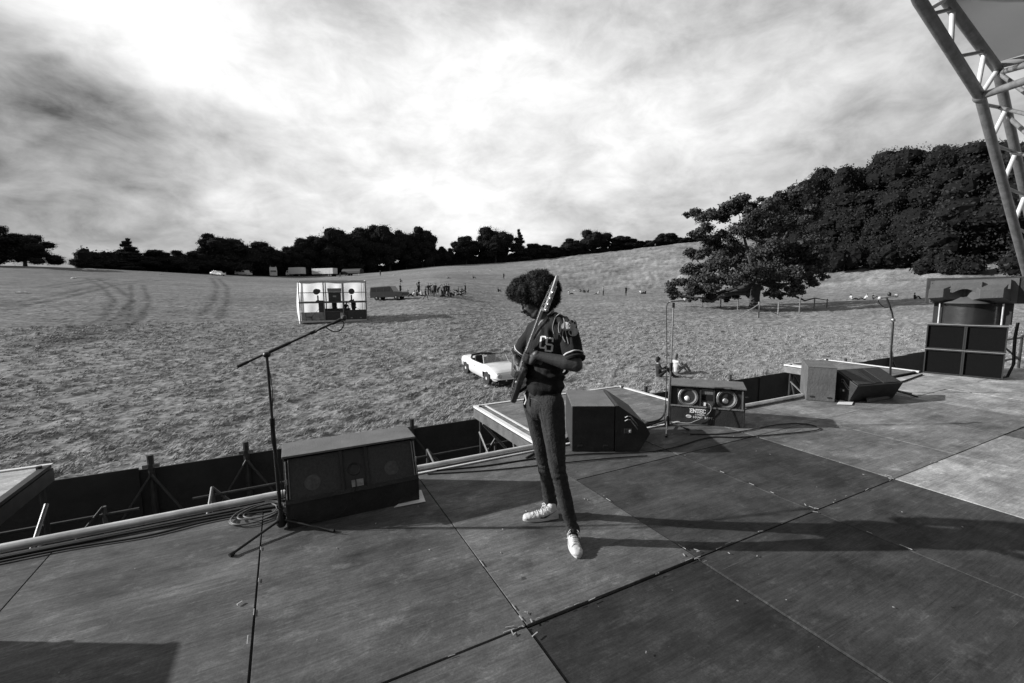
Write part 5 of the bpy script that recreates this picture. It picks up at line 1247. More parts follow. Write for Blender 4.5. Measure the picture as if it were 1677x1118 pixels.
def box_truck(px, py, L, H, label, cab, m, name):
    p = on_crest(px, py); root = empty(name, tuple(p), R(head_v+180), label, 'truck', 'vehicles parked on the far rise')
    MB().box((-.6 if cab else 0, 0, .95+H/2), (L-(1.7 if cab else 0), 2.3, H)).build('cargo_box', m, root, .04)
    for sg in (-1, 1):
        for k in range(1, 6): MB().box((-.6-(L-1.7)/2+(L-1.7)*k/6 if cab else -L/2+L*k/6, sg*1.155, .95+H/2), (.05, .02, H-.1)).build('rib', m, root)
    MB().box((0, 0, .85), (L, 1.9, .16)).build('chassis', DARKIN, root)
    if cab:
        MB().prism([(L/2-1.45,.6),(L/2-1.45,2.3),(L/2-.4,2.3),(L/2,1.5),(L/2,.6)], -1.05, 1.05, 'y').build('cab', CARW, root, .05)
        for sg in (-1, 1): MB().box((L/2-.85, sg*1.056, 1.8), (.7, .014, .5)).build('window', GLS, root)
        MB().hexa([(L/2-.02,-.9,1.52),(L/2-.02,.9,1.52),(L/2-.38,.9,2.22),(L/2-.38,-.9,2.22)], [(L/2+.01,-.9,1.53),(L/2+.01,.9,1.53),(L/2-.35,.9,2.24),(L/2-.35,-.9,2.24)]).build('windscreen', GLS, root)
    for x in ([L/2-.8, -L/2+1.2] if cab else [-L/2+1.0, -L/2+2.0]):
        for sg in (-1, 1): wheel(root, x, sg*1.0, .45, .25, sg)
    if not cab:
        for sg in (-1, 1): MB().box((L/2-1.4, sg*.8, .45), (.1, .1, .8)).build('stand_leg', DARKIN, root)
    return root
box_truck(485, 452, 7.8, 2.4, 'white box truck with its cab to the left on the far rise', True, mat('truck_side', .52, .6, 0, .08, 2), 'box_truck')
box_truck(532, 453, 9.6, 2.0, 'long white trailer without a cab on the far rise', False, mat('trailer_side', .50, .6, 0, .12, 1.5), 'trailer')
def covered_trailer():
    p = on(578, 451); root = empty('covered_trailer', tuple(p), R(head_v), 'dark low trailer with rounded tarpaulin cover at the foot of the tallest trees', 'trailer', 'vehicles parked on the far rise')
    prof = [(-1.1,.8)]+[(-1.1*math.cos(a), 1.5+.9*math.sin(a)) for a in np.linspace(0, math.pi, 9)]+[(1.1,.8)]
    MB().prism(prof, -4.0, 4.0, 'x').build('tarpaulin', mat('dark_tarp', .02, .7), root)
    MB().box((0,0,.72), (8.4,2.0,.14)).build('chassis', DARKIN, root)
    for x in (-2.4, -1.4):
        for sg in (-1, 1): wheel(root, x, sg*.95, .42, .22, sg)
    MB().tube([(3.4,-1.0,0),(3.4,-1.0,.7)], .05, 6).build('stand_leg', CARW, root)
covered_trailer()

# ------------------------------------------------------------------ people helpers
SKIN = mat('dark_skin', .055, .5, 0, .15, 20, .15, 80, .4); SKINL = mat('light_skin', .30, .6, 0, .1, 10)
DENIM = mat('dark_denim', .032, .85, 0, .35, 14, .35, 90, .2); DARKC = mat('dark_cloth', .022, .9, 0, .3, 9); LIGHTC = mat('light_cloth', .50, .9, 0, .12, 9); MIDC = mat('mid_cloth', .16, .9, 0, .2, 9); HAIRD = mat('dark_hair', .012, .8, 0, .3, 30)
def limb(mb, *pr):
    """chain of (point, radius)"""
    for (a, ra), (b, rb) in zip(pr[:-1], pr[1:]): mb.cap(a, b, ra, rb)
POSES = {
 'stand': dict(hip=.93, sh=1.42, head=1.63, lean=(0,0), legs=[((.09,0,.50),(.10,-.02,.06)),((-.09,.03,.50),(-.12,.05,.06))], arms=[((.22,0,1.14),(.23,-.08,.90)),((-.22,0,1.14),(-.22,.02,.88))]),
 'walk': dict(hip=.92, sh=1.40, head=1.61, lean=(0,-.05), legs=[((.09,-.20,.52),(.09,-.30,.06)),((-.09,.02,.50),(-.09,.36,.10))], arms=[((.22,.10,1.14),(.20,.22,.95)),((-.22,-.12,1.14),(-.2,-.28,.98))]),
 'sit': dict(hip=.12, sh=.60, head=.82, lean=(0,.05), legs=[((.14,-.36,.46),(.12,-.62,.07)),((-.14,-.38,.42),(-.13,-.66,.07))], arms=[((.22,-.10,.36),(.10,-.36,.42)),((-.22,-.10,.36),(-.08,-.36,.40))]),
 'sit_back': dict(hip=.12, sh=.55, head=.76, lean=(0,.22), legs=[((.10,-.42,.16),(.10,-.86,.06)),((-.12,-.40,.30),(-.12,-.80,.07))], arms=[((.24,.30,.30),(.24,.42,.04)),((-.24,.30,.30),(-.24,.42,.04))]),
 'bend': dict(hip=.86, sh=1.22, head=1.36, lean=(0,-.32), legs=[((.10,-.10,.48),(.10,.0,.06)),((-.10,-.06,.48),(-.12,.06,.06))], arms=[((.20,-.44,.94),(.12,-.52,.74)),((-.20,-.44,.94),(-.1,-.50,.74))])}
def body_parts(P_):
    lx, ly = P_['lean']; hz, sz, zz = P_['hip'], P_['sh'], P_['head']; hip = np.array((0,0,hz)); ch = np.array((lx, ly, sz)); hd = np.array((lx*1.2, ly*1.3-.02, zz))
    B = MB(); limb(B, (ch+(0,0,-.02), .07), (ch+(0,-.01,.08), .052), (hd, .05)); B.ell(hd, (.078,.095,.115)); B.ell(hd+(0,-.10,-.01), (.018,.02,.022))
    J = MB(); J.ell(hip+(0,0,.0), (.155,.115,.12)); 
    for s, (k, a) in zip((1,-1), P_['legs']):
        limb(J, (hip+(s*.08,0,-.02), .09), (k, .062), (a, .048)); k = np.array(k); a = np.array(a)
    T = MB(); T.ell((hip*.45+ch*.55), (.165,.12,(sz-hz)*.5)); T.ell(ch+(0,0,-.06), (.19,.11,.10)); limb(T, (hip+(0,0,.02), .13), (hip*.5+ch*.5, .125), (ch-(0,0,.05), .12))
    A_ = MB()
    for s, (e, h) in zip((1,-1), P_['arms']):
        e = np.array(e); h = np.array(h); shp = ch+(s*.17,0,-.03); limb(T, (shp, .06), (shp*.3+e*.7, .05)); limb(A_, (shp*.3+e*.7, .040), (e, .038), (h, .026)); d = h-e; d /= np.linalg.norm(d); A_.ell(h+d*.05, (.028,.028,.04))
    F_ = MB()
    for k, a in P_['legs']:
        a = np.array(a); F_.ell(a+(0,-.06,-.015), (.042,.12,.04)); limb(F_, (a, .04), (a+(0,-.03,-.01), .04))
    return B, J, T, A_, F_
def tiny_person(name, pose, top, legs, skin, hair=HAIRD, voxel=.045):
    """single continuous figure, clothing told apart by material slots"""
    B, J, T, A_, F_ = body_parts(POSES[pose]); mb = MB()
    for s in (B, J, T, A_, F_): mb.v += [v for v in s.v]; mb.f += [tuple(i+mb.n for i in f) for f in s.f]; mb.n += s.n
    me = remesh(mb, voxel, 1, None, name)
    P_ = POSES[pose]; me.materials.clear()
    for m in (skin, top, legs, hair): me.materials.append(m)
    Jv = np.concatenate(J.v+F_.v); Tv = np.concatenate(T.v); Sv = np.concatenate(B.v+A_.v); idx = []
    hd = np.array((P_['lean'][0]*1.2, P_['lean'][1]*1.3-.02, P_['head']))
    for p in me.polygons:
        c = np.array(p.center)
        d = [np.min(((X-c)**2).sum(1)) for X in (Sv, Tv, Jv)]; k = int(np.argmin(d))
        if np.linalg.norm(c-hd) < .14 and (c[2] > hd[2]+.02 or c[1] > hd[1]+.03): k = 3
        idx.append(k)
    me.polygons.foreach_set('material_index', idx); return me
TP = {'dark_stand': tiny_person('person', 'stand', DARKC, DENIM, SKINL), 'light_stand': tiny_person('person', 'stand', LIGHTC, DENIM, SKINL), 'light_walk': tiny_person('person', 'walk', LIGHTC, MIDC, SKINL),
      'dark_walk': tiny_person('person', 'walk', DARKC, DENIM, SKINL), 'dark_sit': tiny_person('person', 'sit', DARKC, DENIM, SKINL), 'light_sit': tiny_person('person', 'sit_back', LIGHTC, DENIM, SKINL),
      'dark_bend': tiny_person('person', 'bend', DARKC, DENIM, SKINL)}
def put_person(px, py, kind, rz, label, group=None):
    p = on(px, py); o = bpy.data.objects.new('person', TP[kind]); C.objects.link(o); o.location = tuple(p); o.rotation_euler = (0,0,R(rz)); s = RNG.uniform(.95, 1.05); o.scale = (s,s,s); return tag(o, label, 'person', group)
seen_ = {}
def ordinal(t):
    n = seen_[t] = seen_.get(t, 0)+1
    return t if n == 1 else t.replace('figure', 'figure,')[:0]+['', '', 'second ', 'third ', 'fourth ', 'fifth ', 'sixth '][n]+t+' from left'
gl = 'people in the loose line beyond the estate car'; 
rr_ = np.random.RandomState(12)
put_person(656, 485, 'dark_stand', 40, 'dark figure standing right by the front of the estate car')
for i, (x, y, k) in enumerate(sorted([(669,486,'dark_sit'),(676,485,'light_sit'),(683,485,'dark_sit'),(686,484,'dark_stand'),(691,485,'light_sit'),(706,484,'dark_stand'),(709,486,'light_stand'),(713,486,'dark_stand'),(717,485,'dark_bend'),(721,486,'light_sit'),(724,486,'light_stand'),
     (728,486,'dark_stand'),(731,485,'dark_walk'),(735,485,'dark_stand'),(738,486,'dark_sit'),(743,485,'dark_sit'),(748,484,'light_sit'),(702,485,'dark_walk'),(726,484,'dark_sit'),(755,484,'dark_sit'),(762,483,'dark_stand'),(750,479,'dark_sit'),(757,479,'dark_sit'),(733,483,'light_sit')])):
    what = {'dark_stand': 'dark figure standing', 'light_stand': 'pale topped figure standing', 'dark_sit': 'dark figure sitting', 'light_sit': 'pale topped figure sitting', 'dark_walk': 'dark figure walking', 'dark_bend': 'dark figure bending'}[k]
    where = 'beside the estate car front' if x < 695 else ('in the thick of the people line' if x < 740 else 'at the thin right end of the people line')
    put_person(x, y, k, rr_.uniform(0, 360), ordinal(what+' '+where), gl)
put_person(697, 491, 'dark_walk', 70, 'dark figure walking alone in front of the loose line of people')
others = [(557,455,'dark_walk',60,'dark figure walking just behind the top of the white tower'),(623,452,'dark_stand',0,'dark figure standing alone under the covered trailer on the slope'),(733,456,'light_sit',30,'figure in a pale top lying back on the middle slope'),
 (775,456,'dark_sit',80,'dark seated figure high on the middle slope right of the reclining one'),(825,457,'dark_stand',10,'dark figure standing alone on the slope left of the hair of the musician'),(656,462,'dark_sit',10,'dark seated figure above the roof of the estate car'),
 (686,467,'dark_sit',200,'dark seated figure halfway up between estate car and trees'),(816,478,'dark_sit',100,'dark seated figure immediately left of the hair of the musician'),(933,482,'light_sit',60,'seated figure in a pale top nearest to the bass headstock'),
 (950,478,'dark_sit',10,'left one of three dark seated figures at the foot of the rough bank'),(956,479,'dark_sit',120,'middle one of three dark seated figures at the foot of the rough bank'),(963,479,'dark_sit',220,'right one of three dark seated figures at the foot of the rough bank'),
 (988,484,'light_stand',30,'pale dressed figure standing tallest at the foot of the rough bank'),(979,482,'light_sit',200,'pale seated figure at the feet of the pale dressed standing one'),(1025,484,'dark_stand',0,'lone dark figure standing left of the oak at the foot of the bank'),
 (1050,481,'light_sit',90,'pale seated figure just left of the oak'),(1057,481,'dark_sit',200,'dark seated figure nearest to the left branches of the oak'),
 (1073,405,'light_stand',0,'pale figure standing high on the skyline slope'),(1093,401,'light_stand',60,'pale figure on the skyline by the last rounded tree'),(1064,408,'light_sit',60,'pale figure sitting high on the skyline slope'),
 (1396,491,'light_sit',60,'pale figure sitting below the wood left of the lone mic stand'),(1416,491,'light_sit',240,'pale figure sitting second from the left below the wood'),(1430,490,'dark_sit',10,'dim figure sitting just left of the lone mic stand top'),(1498,490,'dark_sit',40,'dim figure sitting right of the lone mic stand below the wood')]
for x, y, k, rz, lab in others: put_person(x, y, k, rz, lab)

def near_sitter(px, py, rz, pose, top, legs, label, hair_long):
    p = on(px, py); root = empty('person', tuple(p), R(rz), label, 'person')
    B, J, T, A_, F_ = body_parts(POSES[pose])
    mb = MB()
    for s in (B, A_): mb.v += s.v; mb.f += [tuple(i+mb.n for i in f) for f in s.f]; mb.n += s.n
    ch = np.array((POSES[pose]['lean'][0], POSES[pose]['lean'][1], POSES[pose]['sh']))
    for s, (e, h) in zip((1,-1), POSES[pose]['arms']):
        limb(mb, (ch+(0,0,-.03), .05), (ch+(s*.16,0,-.03), .045), (np.array(e), .036))
    limb(mb, (ch, .09), ((0,0,POSES[pose]['hip']+.03), .09))
    for k, a in POSES[pose]['legs']: limb(mb, ((0,0,POSES[pose]['hip']), .06), (k, .045), (a, .035))
    blob('body', mb, .016, SKINL, root, 2); blob('shirt', T, .018, top, root, 3); blob('trousers', J, .018, legs, root, 3); 
    for k, a in POSES[pose]['legs']: q = MB(); a = np.array(a); q.ell(a+(0,-.06,-.015), (.045,.13,.045)); q.build('shoe', LIGHTC if top is LIGHTC else DARKC, root, smooth=True)
    hd = np.array((POSES[pose]['lean'][0]*1.2, POSES[pose]['lean'][1]*1.3-.02, POSES[pose]['head'])); q = MB(); q.ell(hd+(0,.02,.035), (.10,.105,.11)); q.ell(hd+(0,.05,-.03), (.085,.07,.10 if not hair_long else .16))
    blob('hair', q, .016, HAIRD if not hair_long else mat('fair_hair', .14, .8), root, 2, lambda c, n: .012*vnoise(c*40, 2))
near_sitter(1079, 618, 62, 'sit', DARKC, DARKC, 'dark haired person in dark clothes sitting on the grass beyond the slim mic stand', False)
near_sitter(1108, 611, 80, 'sit', LIGHTC, MIDC, 'person in a white top sitting beside the dark haired one on the grass', True)
# pale bits lying on the field
def sheet_on_grass(px, py, s, label):
    p = on(px, py); q = MB(); q.ell((0,0,s*.12), (s, s*.6, s*.28), seg=10, rings=6); V = np.concatenate(q.v); V = V*(1+.3*vnoise(V*3/s+px, 2)[:, None]); q2 = MB(); q2.add(V, q.f)
    o = q2.build('bag', LIGHTC); o.location = tuple(p); o.rotation_euler = (0,0,RNG.uniform(0,3)); tag(o, label, 'bag', 'pale bags and sheets lying on the far grass')
for px, py, s, lab in [(148,443,1.2,'large pale bag on the rise at far left under the trees'),(263,449,.55,'pale bag on the rise left of the small parked white car'),(121,456,.5,'pale bag on the wheel tracks at far left'),(36,480,.5,'pale bag nearest to the left edge of the photo'),
    (645,451,.5,'pale bag on the slope right of the covered trailer'),(687,445,.35,'pale bag high on the slope under the tallest clump of trees'),(767,445,.4,'pale bag high on the slope under the oval tree'),(690,468,.3,'pale bag by the path above the line of people'),(803,443,.3,'pale bag on the slope under the wide gappy tree'),
    (941,476,.35,'pale bag between the headstock and the seated figures')]:
    sheet_on_grass(px, py, s, lab)

# ------------------------------------------------------------------ mixing tower
def tower():
    p = on(548, 528); r = pray(545, 480); hd_ = math.atan2(-r[0], r[1]); rz = hd_*1.0+R(-3)
    D = math.hypot(p[0], p[1]); dep = depth_of(p); k = dep/F
    W = 101*k; H = 66*k; base = .16; root = empty('mixing_tower', tuple(p), rz, 'white sheeted two storey mixing tower of scaffolding standing on the field', 'tower')
    TARP = mat('white_tarp', .78, .8, 0, .08, 1.2, .25, 2.0); dpt = 2.6; hw = W/2; zm = H*.50
    PLK = mat('tower_plank', .10, .8, 0, .3, 3); SH = mat('grey_sheet', .20, .8, 0, .25, 3)
    nt = TARP.node_tree; pb = nt.nodes['Principled BSDF']; tr = nt.nodes.new('ShaderNodeBsdfTranslucent'); mx = nt.nodes.new('ShaderNodeMixShader'); tr.inputs[0].default_value = (.95,.95,.95,1); mx.inputs[0].default_value = .6
    nt.links.new(pb.outputs[0], mx.inputs[1]); nt.links.new(tr.outputs[0], mx.inputs[2]); nt.links.new(mx.outputs[0], nt.nodes['Material Output'].inputs[0])
    for x in (-hw, -hw*.28, hw*.10+.5, hw): 
        for y in (0, dpt): MB().tube([(x, y, -.3), (x, y, H+.05)], .05, 7).build('post', STEEL, root)
    for y in (0, dpt):
        for z in (base, zm, H, zm+(H-zm)*.48): MB().tube([(-hw-.1, y, z), (hw+.1, y, z)], .028, 6).build('rail', DSTEEL, root)
    MB().box((0, dpt/2, base), (W, dpt, .10)).build('floor', PLK, root); MB().box((0, dpt/2, zm), (W, dpt, .12)).build('floor', PLK, root)
    MB().box((0, -.05, base-.02), (W+.05, .04, .16)).build('fascia', mat('fascia', .38, .7), root); MB().box((0, -.05, zm), (W+.04, .04, .10)).build('fascia', DSTEEL, root)
    # rear sheeting per bay, roof sheet, billowing left side
    def sheet(name, fx, nu, nv, m=TARP):
        V = np.array([fx(i/(nu-1), j/(nv-1)) for i in range(nu) for j in range(nv)]); return grid_mesh(name, V, nu, nv, m, root)
    xb = [-hw, -hw*.28, hw*.10+.5, hw]
    for i in range(3):
        for (z0, z1) in ((base, zm), (zm, H)):
            a, b = xb[i]+.03, xb[i+1]-.03; sheet('rear_sheet', lambda u, v: (a+(b-a)*u, dpt+.07+.05*math.sin(u*9+i)*math.sin(v*3.1), z0+(z1-z0)*v), 14, 10)
    sheet('side_sheet', lambda u, v: (-hw-.08-.16*math.sin(math.pi*v)*(.6+.4*math.sin(3*v+1))-.05*math.sin(u*7), dpt*u, H*1.02*v-.1), 12, 16)
    sheet('roof_sheet', lambda u, v: (-hw+W*u, dpt*v-.05, H+.08+.05*math.sin(u*19)*math.sin(v*3)+.04*u), 26, 8)
    sheet('roof_edge', lambda u, v: (-hw+.1+(W-.2)*u, -.07-.03*math.sin(u*30), H+.12-(.22+.05*math.sin(u*13))*v), 30, 4, mat('tarp_edge', .34, .8))
    sheet('low_sheet', lambda u, v: (-hw+.05+(hw*.72-.1)*u, .10+.05*math.sin(u*17+v*3), base+.1+(zm-base)*.42*v), 16, 8, SH)
    for a, b in [((hw*.10+.5, .1, zm), (hw*.55, .1, base+.7)), ((hw*.2+.5, .1, zm), (hw*.9, .1, base+.75)), ((-hw*.28, .05, zm-.1), (-hw*.7, .05, base+.3))]: MB().tube([a, b], .014, 5).build('rope', DSTEEL, root)
    for x in (hw-.16, hw-.32): MB().tube([(x, .0, base), (x, .0, H)], .02, 6).build('ladder_rail', STEEL, root)
    M = Matrix.Translation(p) @ Matrix.Rotation(rz, 4, 'Z')
    def W3(q): return tuple(M @ Vector(q))
    # things on it
    for x, a, lab in [(-hw*.47, .35, 'dark round followspot on its stand in the upper left bay of the tower'), (hw*.55, -.5, 'dark round followspot on its stand in the upper right bay of the tower')]:
        o = empty('followspot', W3((x, .5, zm+.06)), rz, lab, 'stage light', 'followspots on the upper tower floor')
        MB().tube([(0,0,0),(0,0,.55)], .06, 8).build('stand', DARKIN, o); MB().lathe([(.22,0),(.20,.05),(.08,.14)], 14).build('base', DARKIN, o)
        q = MB(); q.cap((-.02-.12*a,-.25,.86),(.05+.3*a*0,.35,.92),.24,.17); q.build('lamp_housing', DARKIN, o, smooth=True); MB().lathe([(.24,0),(.25,.06),(.16,.07)], 18, np.array(Matrix.Translation((-.02-.12*a,-.42,.86)) @ Matrix.Rotation(R(90), 4, 'X'))).build('lens_ring', BLK, o)
    o = empty('equipment_cabinet', W3((.1, .55, zm+.06)), rz, 'dark square cabinet with a pale emblem in the middle of the upper tower floor', 'cabinet')
    MB().box((0,0,.40),(1.0,.6,.80)).build('cabinet', BLK, o, .02); MB().box((0,0,.87),(1.08,.62,.12)).build('shelf', mat('pale_lip', .34), o); MB().box((0,0,1.03),(1.12,.6,.22)).build('lamp_bar', MIDC, o, .02)
    MB().box((0,-.304,.45),(.26,.01,.14)).build('emblem', mat('emblem_pale', .25), o, .02)
    o = empty('mixing_desk', W3((.25, .5, base+.05)), rz, 'dark wide mixing desk on the lower tower floor', 'mixing desk')
    MB().box((0,0,.35),(2.1,.7,.7)).build('pedestal', BLK, o); MB().prism([(-.4,.70),(-.4,.78),(.4,.98),(.4,.70)], -1.08, 1.08, 'x').build('control_surface', mat('desk_top', .05, .5, 0, .5, 30), o); MB().box((.35,-.36,.38),(.22,.02,.5)).build('pale_panel', mat('pale_panel', .35), o)
    o = empty('equipment_rack', W3((-hw*.38, .4, base+.05)), rz, 'tall dark equipment rack beside the left tower post', 'rack'); MB().box((0,0,.85),(.40,.5,1.7)).build('cabinet', BLK, o, .02)
    for k in range(5): MB().box((0,-.255,.3+.28*k),(.34,.012,.2)).build('unit', DSTEEL, o)
    o = empty('equipment_case', W3((hw*.70, .3, base+.05)), rz, 'long dark case at the lower right of the tower', 'case'); MB().box((0,0,.42),(1.5,.7,.84)).build('body', BLK, o, .03)
    for x in (-.45,.3): MB().box((x,-.355,.16),(.14,.012,.1)).build('latch', STEEL, o)
    o = empty('folding_chair', W3((-hw*.75, .25, base+.05)), rz, 'small dark folding chair at the lower left of the tower', 'chair'); MB().box((0,0,.32),(.5,.4,.04)).build('seat', DARKIN, o); MB().box((-.24,0,.52),(.03,.4,.36)).build('backrest', DARKIN, o)
    for x in (-.2,.2):
        for y in (-.17,.17): MB().tube([(x,y,.3),(x*1.2,y,0)], .02, 5).build('leg', DARKIN, o)
    for x, k, lab in [(.0, 'dark_stand', 'dark figure behind the middle of the mixing desk in the tower'), (hw*.32, 'dark_bend', 'dark figure at the right end of the mixing desk in the tower'), (hw*.60, 'dark_stand', 'figure behind the long case in the lower right of the tower')]:
        o = bpy.data.objects.new('person', TP[k]); C.objects.link(o); o.location = W3((x, 1.25, base+.05+.12)); o.rotation_euler = (0,0,rz+.4); s = .95; o.scale = (s,s,s); tag(o, lab, 'person')
tower()

# ------------------------------------------------------------------ the musician
def musician():
    base = np.array((1.60, 2.43, .006)); RZ = math.atan2(CAMR[1,0], CAMR[0,0]); cR, sR = math.cos(RZ), math.sin(RZ)
    RM = np.array([[cR,-sR,0],[sR,cR,0],[0,0,1]])     # local -> world (x to the right of the photo, y away from the viewer)
    D0 = (RM.T @ (base-np.array((0,0,0))))[1]
    def Lp(px, py, dv=0.0):
        r = RM.T @ pray(px, py); t = (D0+dv)/r[1]; P = r*t+np.array((0,0,CAMH)); b = RM.T @ base; return np.array((P[0]-b[0], dv, P[2]-base[2]))
    root = empty('person', tuple(base), RZ, 'musician with big dark curly hair, dark jersey and jeans playing a bass guitar on stage', 'person')
    # ---- joints
    hip_n, hip_f = Lp(903, 662, -.07), Lp(877, 662, .09)
    kn_n, kn_f = Lp(913, 766, -.13), Lp(892, 760, .15)
    an_n, an_f = Lp(938, 868, -.10), Lp(902, 826, .25)
    pel = (hip_n+hip_f)/2; wst = Lp(892, 612, .0); chst = Lp(897, 562, .0); upc = Lp(903, 537, .0)
    sh_n, sh_f = Lp(929, 540, -.15), Lp(877, 541, .16)
    el_n = Lp(943, 598, -.27); ha_n = Lp(878, 581, -.22)
    el_f = Lp(847, 588, .24); ha_f = Lp(853, 606, .02)
    neck0 = Lp(900, 527, 0); neck1 = Lp(884, 506, 0); head = Lp(876, 489, 0)
    # ---- head frame: face turned to the left of the photo and down
    fd = np.array((-.84, -.12, -.52)); fd /= np.linalg.norm(fd); sd = np.array((.0, 1., 0)); sd = sd-fd*(sd@fd); sd /= np.linalg.norm(sd); ud = np.cross(fd, sd); ud = ud if ud[2] > 0 else -ud
    H3 = np.column_stack([fd, sd, ud])
    def hp(f, s, u): return head+fd*f+sd*s+ud*u
    B = MB()
    B.ell(hp(-.005,0,.03), (.098,.078,.092), H3); B.ell(hp(.035,0,-.03), (.058,.060,.085), H3); B.ell(hp(.060,0,-.085), (.030,.034,.026), H3)
    B.ell(hp(.072,0,.045), (.025,.055,.03), H3); B.ell(hp(.078,0,.018), (.016,.050,.011), H3)
    limb(B, (hp(.084,0,.018), .010), (hp(.112,0,-.022), .014)); B.ell(hp(.104,.014,-.026), (.012,.010,.009), H3); B.ell(hp(.104,-.014,-.026), (.012,.010,.009), H3)
    B.ell(hp(.094,0,-.050), (.014,.024,.009), H3); B.ell(hp(.092,0,-.064), (.014,.022,.009), H3)
    for s in (-1, 1):
        B.ell(hp(.050,s*.040,-.015), (.030,.022,.026), H3); B.ell(hp(-.012,s*.078,-.005), (.020,.010,.034), H3); B.ell(hp(.075,s*.031,.008), (.012,.015,.009), H3); limb(B, (hp(.0,s*.060,-.05), .022), (hp(.055,s*.03,-.085), .020))
    limb(B, (hp(-.02,0,-.05), .056), (neck1+(0,0,-.02), .054), (neck0, .060), (upc+(0,0,-.02), .085))
    # arms and hands
    def rel(a, b, t): return a+(b-a)*t
    limb(B, (sh_n, .058), (rel(sh_n, el_n, .5), .050), (el_n, .041)); limb(B, (el_n, .041), (rel(el_n, ha_n, .25), .044), (rel(el_n, ha_n, .8), .029), (ha_n, .026))
    limb(B, (sh_f, .056), (el_f, .042)); limb(B, (el_f, .041), (rel(el_f, ha_f, .4), .040), (ha_f, .027))
    limb(B, (upc, .08), (sh_n, .055)); limb(B, (upc, .08), (sh_f, .055)); limb(B, (upc, .10), (chst, .11), (wst, .10), (pel, .10))
    # ---- guitar frame
    g0 = Lp(842, 648, .16); g1 = Lp(914, 453, -.42)                       # lower end of the body, tip of the headstock
    ax = g1-g0; GL_ = np.linalg.norm(ax); ax /= GL_
    vd = np.array((0,1.,0)); vw = RM.T @ pray(878, 560); vw /= np.linalg.norm(vw); nrm = np.cross(ax, vw); nrm = nrm if nrm[0] < 0 else -nrm; nrm = nrm/np.linalg.norm(nrm)-vw*.13; nrm = nrm-ax*(nrm@ax); nrm /= np.linalg.norm(nrm); lat = np.cross(ax, nrm); lat = lat if lat[1] > 0 else -lat
    def gp(a, l, n): return g0+ax*a+lat*l+nrm*n
    k = GL_/1.12
    neck_start, nut, hs_end = .40*k, .86*k, 1.12*k
    # fretting hand wraps the neck at the upper frets
    hc = gp(.445*k, 0, 0)
    def hand(mb, wrist, c, along, around, out, curl, sgn=1, sp=.0195):
        """palm and five bent fingers: along = direction the knuckle row runs, around = direction fingers reach, out = palm normal"""
        palm0 = c-around*.050-out*.0; 
        for t in (-.030, -.010, .010, .030): limb(mb, (wrist+along*t*.5, .019), (c+along*t-around*.045, .016), (c+along*t-around*.010, .0125))
        lens = [(.036,.024,.018), (.040,.027,.019), (.037,.025,.018), (.030,.019,.016)]
        for i, (l1, l2, l3) in enumerate(lens):
            p = c+along*(1.5-i)*sp-around*.008; a = .25; dirs = []; pts = [(p, .0100)]
            for l, ang, r in ((l1, curl[0], .0092), (l2, curl[1], .0084), (l3, curl[2], .0074)):
                a += ang; d = around*math.cos(a)+out*math.sin(a)*sgn; d = d+along*(1.5-i)*.06; p = p+d/np.linalg.norm(d)*l; pts.append((p, r))
            limb(mb, *pts)
        tb = c+along*.034-around*.055; limb(mb, (tb, .014), (tb+along*.030-around*-.004+out*sgn*.022, .0115), (tb+along*.034+around*.024+out*sgn*.040, .0095))
    wr_n = ha_n; toward = (hc-wr_n); toward /= np.linalg.norm(toward)
    hand(B, wr_n, hc-nrm*.030-lat*.010, ax, (-lat*.5*-1+toward*.75)/1.0*0+lat*.45+nrm*.85, lat, (.55, .85, .6)) if False else None
    # palm behind the neck (viewer side), fingers coming over the strings side
    palm_c = hc-nrm*.026-lat*.030
    for t in (-.030, -.010, .010, .030): limb(B, (wr_n+ax*t*.4, .019), (palm_c+ax*t, .0165))
    for i, ln in enumerate((1.0, 1.08, 1.0, .82)):
        o = ax*((1.5-i)*.021); p0 = palm_c+o-lat*.004; p1 = hc+o-lat*.040*ln+nrm*.006; p2 = hc+o-lat*.030+nrm*.033*ln; p3 = hc+o-lat*.006+nrm*.030
        limb(B, (p0, .0112), (p1, .0100), (p2, .0090), (p3, .0078))
    tb = palm_c+ax*.010; limb(B, (tb, .015), (hc+ax*.028-nrm*.028+lat*.012, .012), (hc+ax*.034-nrm*.022+lat*.036, .0095))
    # plucking hand over the strings
    pc = gp(.235*k, .035, .055); wr_f = ha_f
    wr2 = pc+lat*.085+nrm*.02+ax*.02; limb(B, (ha_f, .027), (wr2, .024))
    for t in (-.027, -.009, .009, .027): limb(B, (wr2+ax*t*.6, .017), (pc+lat*.012+ax*t+nrm*.006, .0145))
    for i, ln in enumerate((.95, 1.05, 1.0, .8)):
        o = ax*((1.5-i)*.020); q0 = pc+o+lat*.012+nrm*.008; q1 = pc+o-lat*.026*ln+nrm*.010; q2 = pc+o-lat*.048*ln-nrm*.010; q3 = pc+o-lat*.046*ln-nrm*.030
        limb(B, (q0, .0110), (q1, .0098), (q2, .0088), (q3, .0076))
    tb = pc+ax*.030+lat*.03; limb(B, (tb, .014), (tb+ax*.028-lat*.02, .0115), (tb+ax*.040-lat*.046-nrm*.008, .0095))
    # legs under the denim keep the body one continuous figure
    for h, kk, a in ((hip_n, kn_n, an_n), (hip_f, kn_f, an_f)): limb(B, (pel, .07), (h, .06), (kk, .04), (a, .032), (a+(0,0,-.05), .03))
    body = blob('body', B, .0055, SKIN, root, 3)
    # eyes: whites low under the brow
    for s in (-1, 1):
        e = MB().ell(hp(.079, s*.031, .004), (.0105,.0125,.0085), H3); e.build('eye', mat('eye', .25, .3, 0, .2, 60), body, smooth=True)
        e = MB(); e.tube([hp(.090, s*.014, .026), hp(.092, s*.03, .031), hp(.080, s*.05, .028)], [.004,.005,.003], 6); e.build('eyebrow', HAIRD, body, smooth=True)
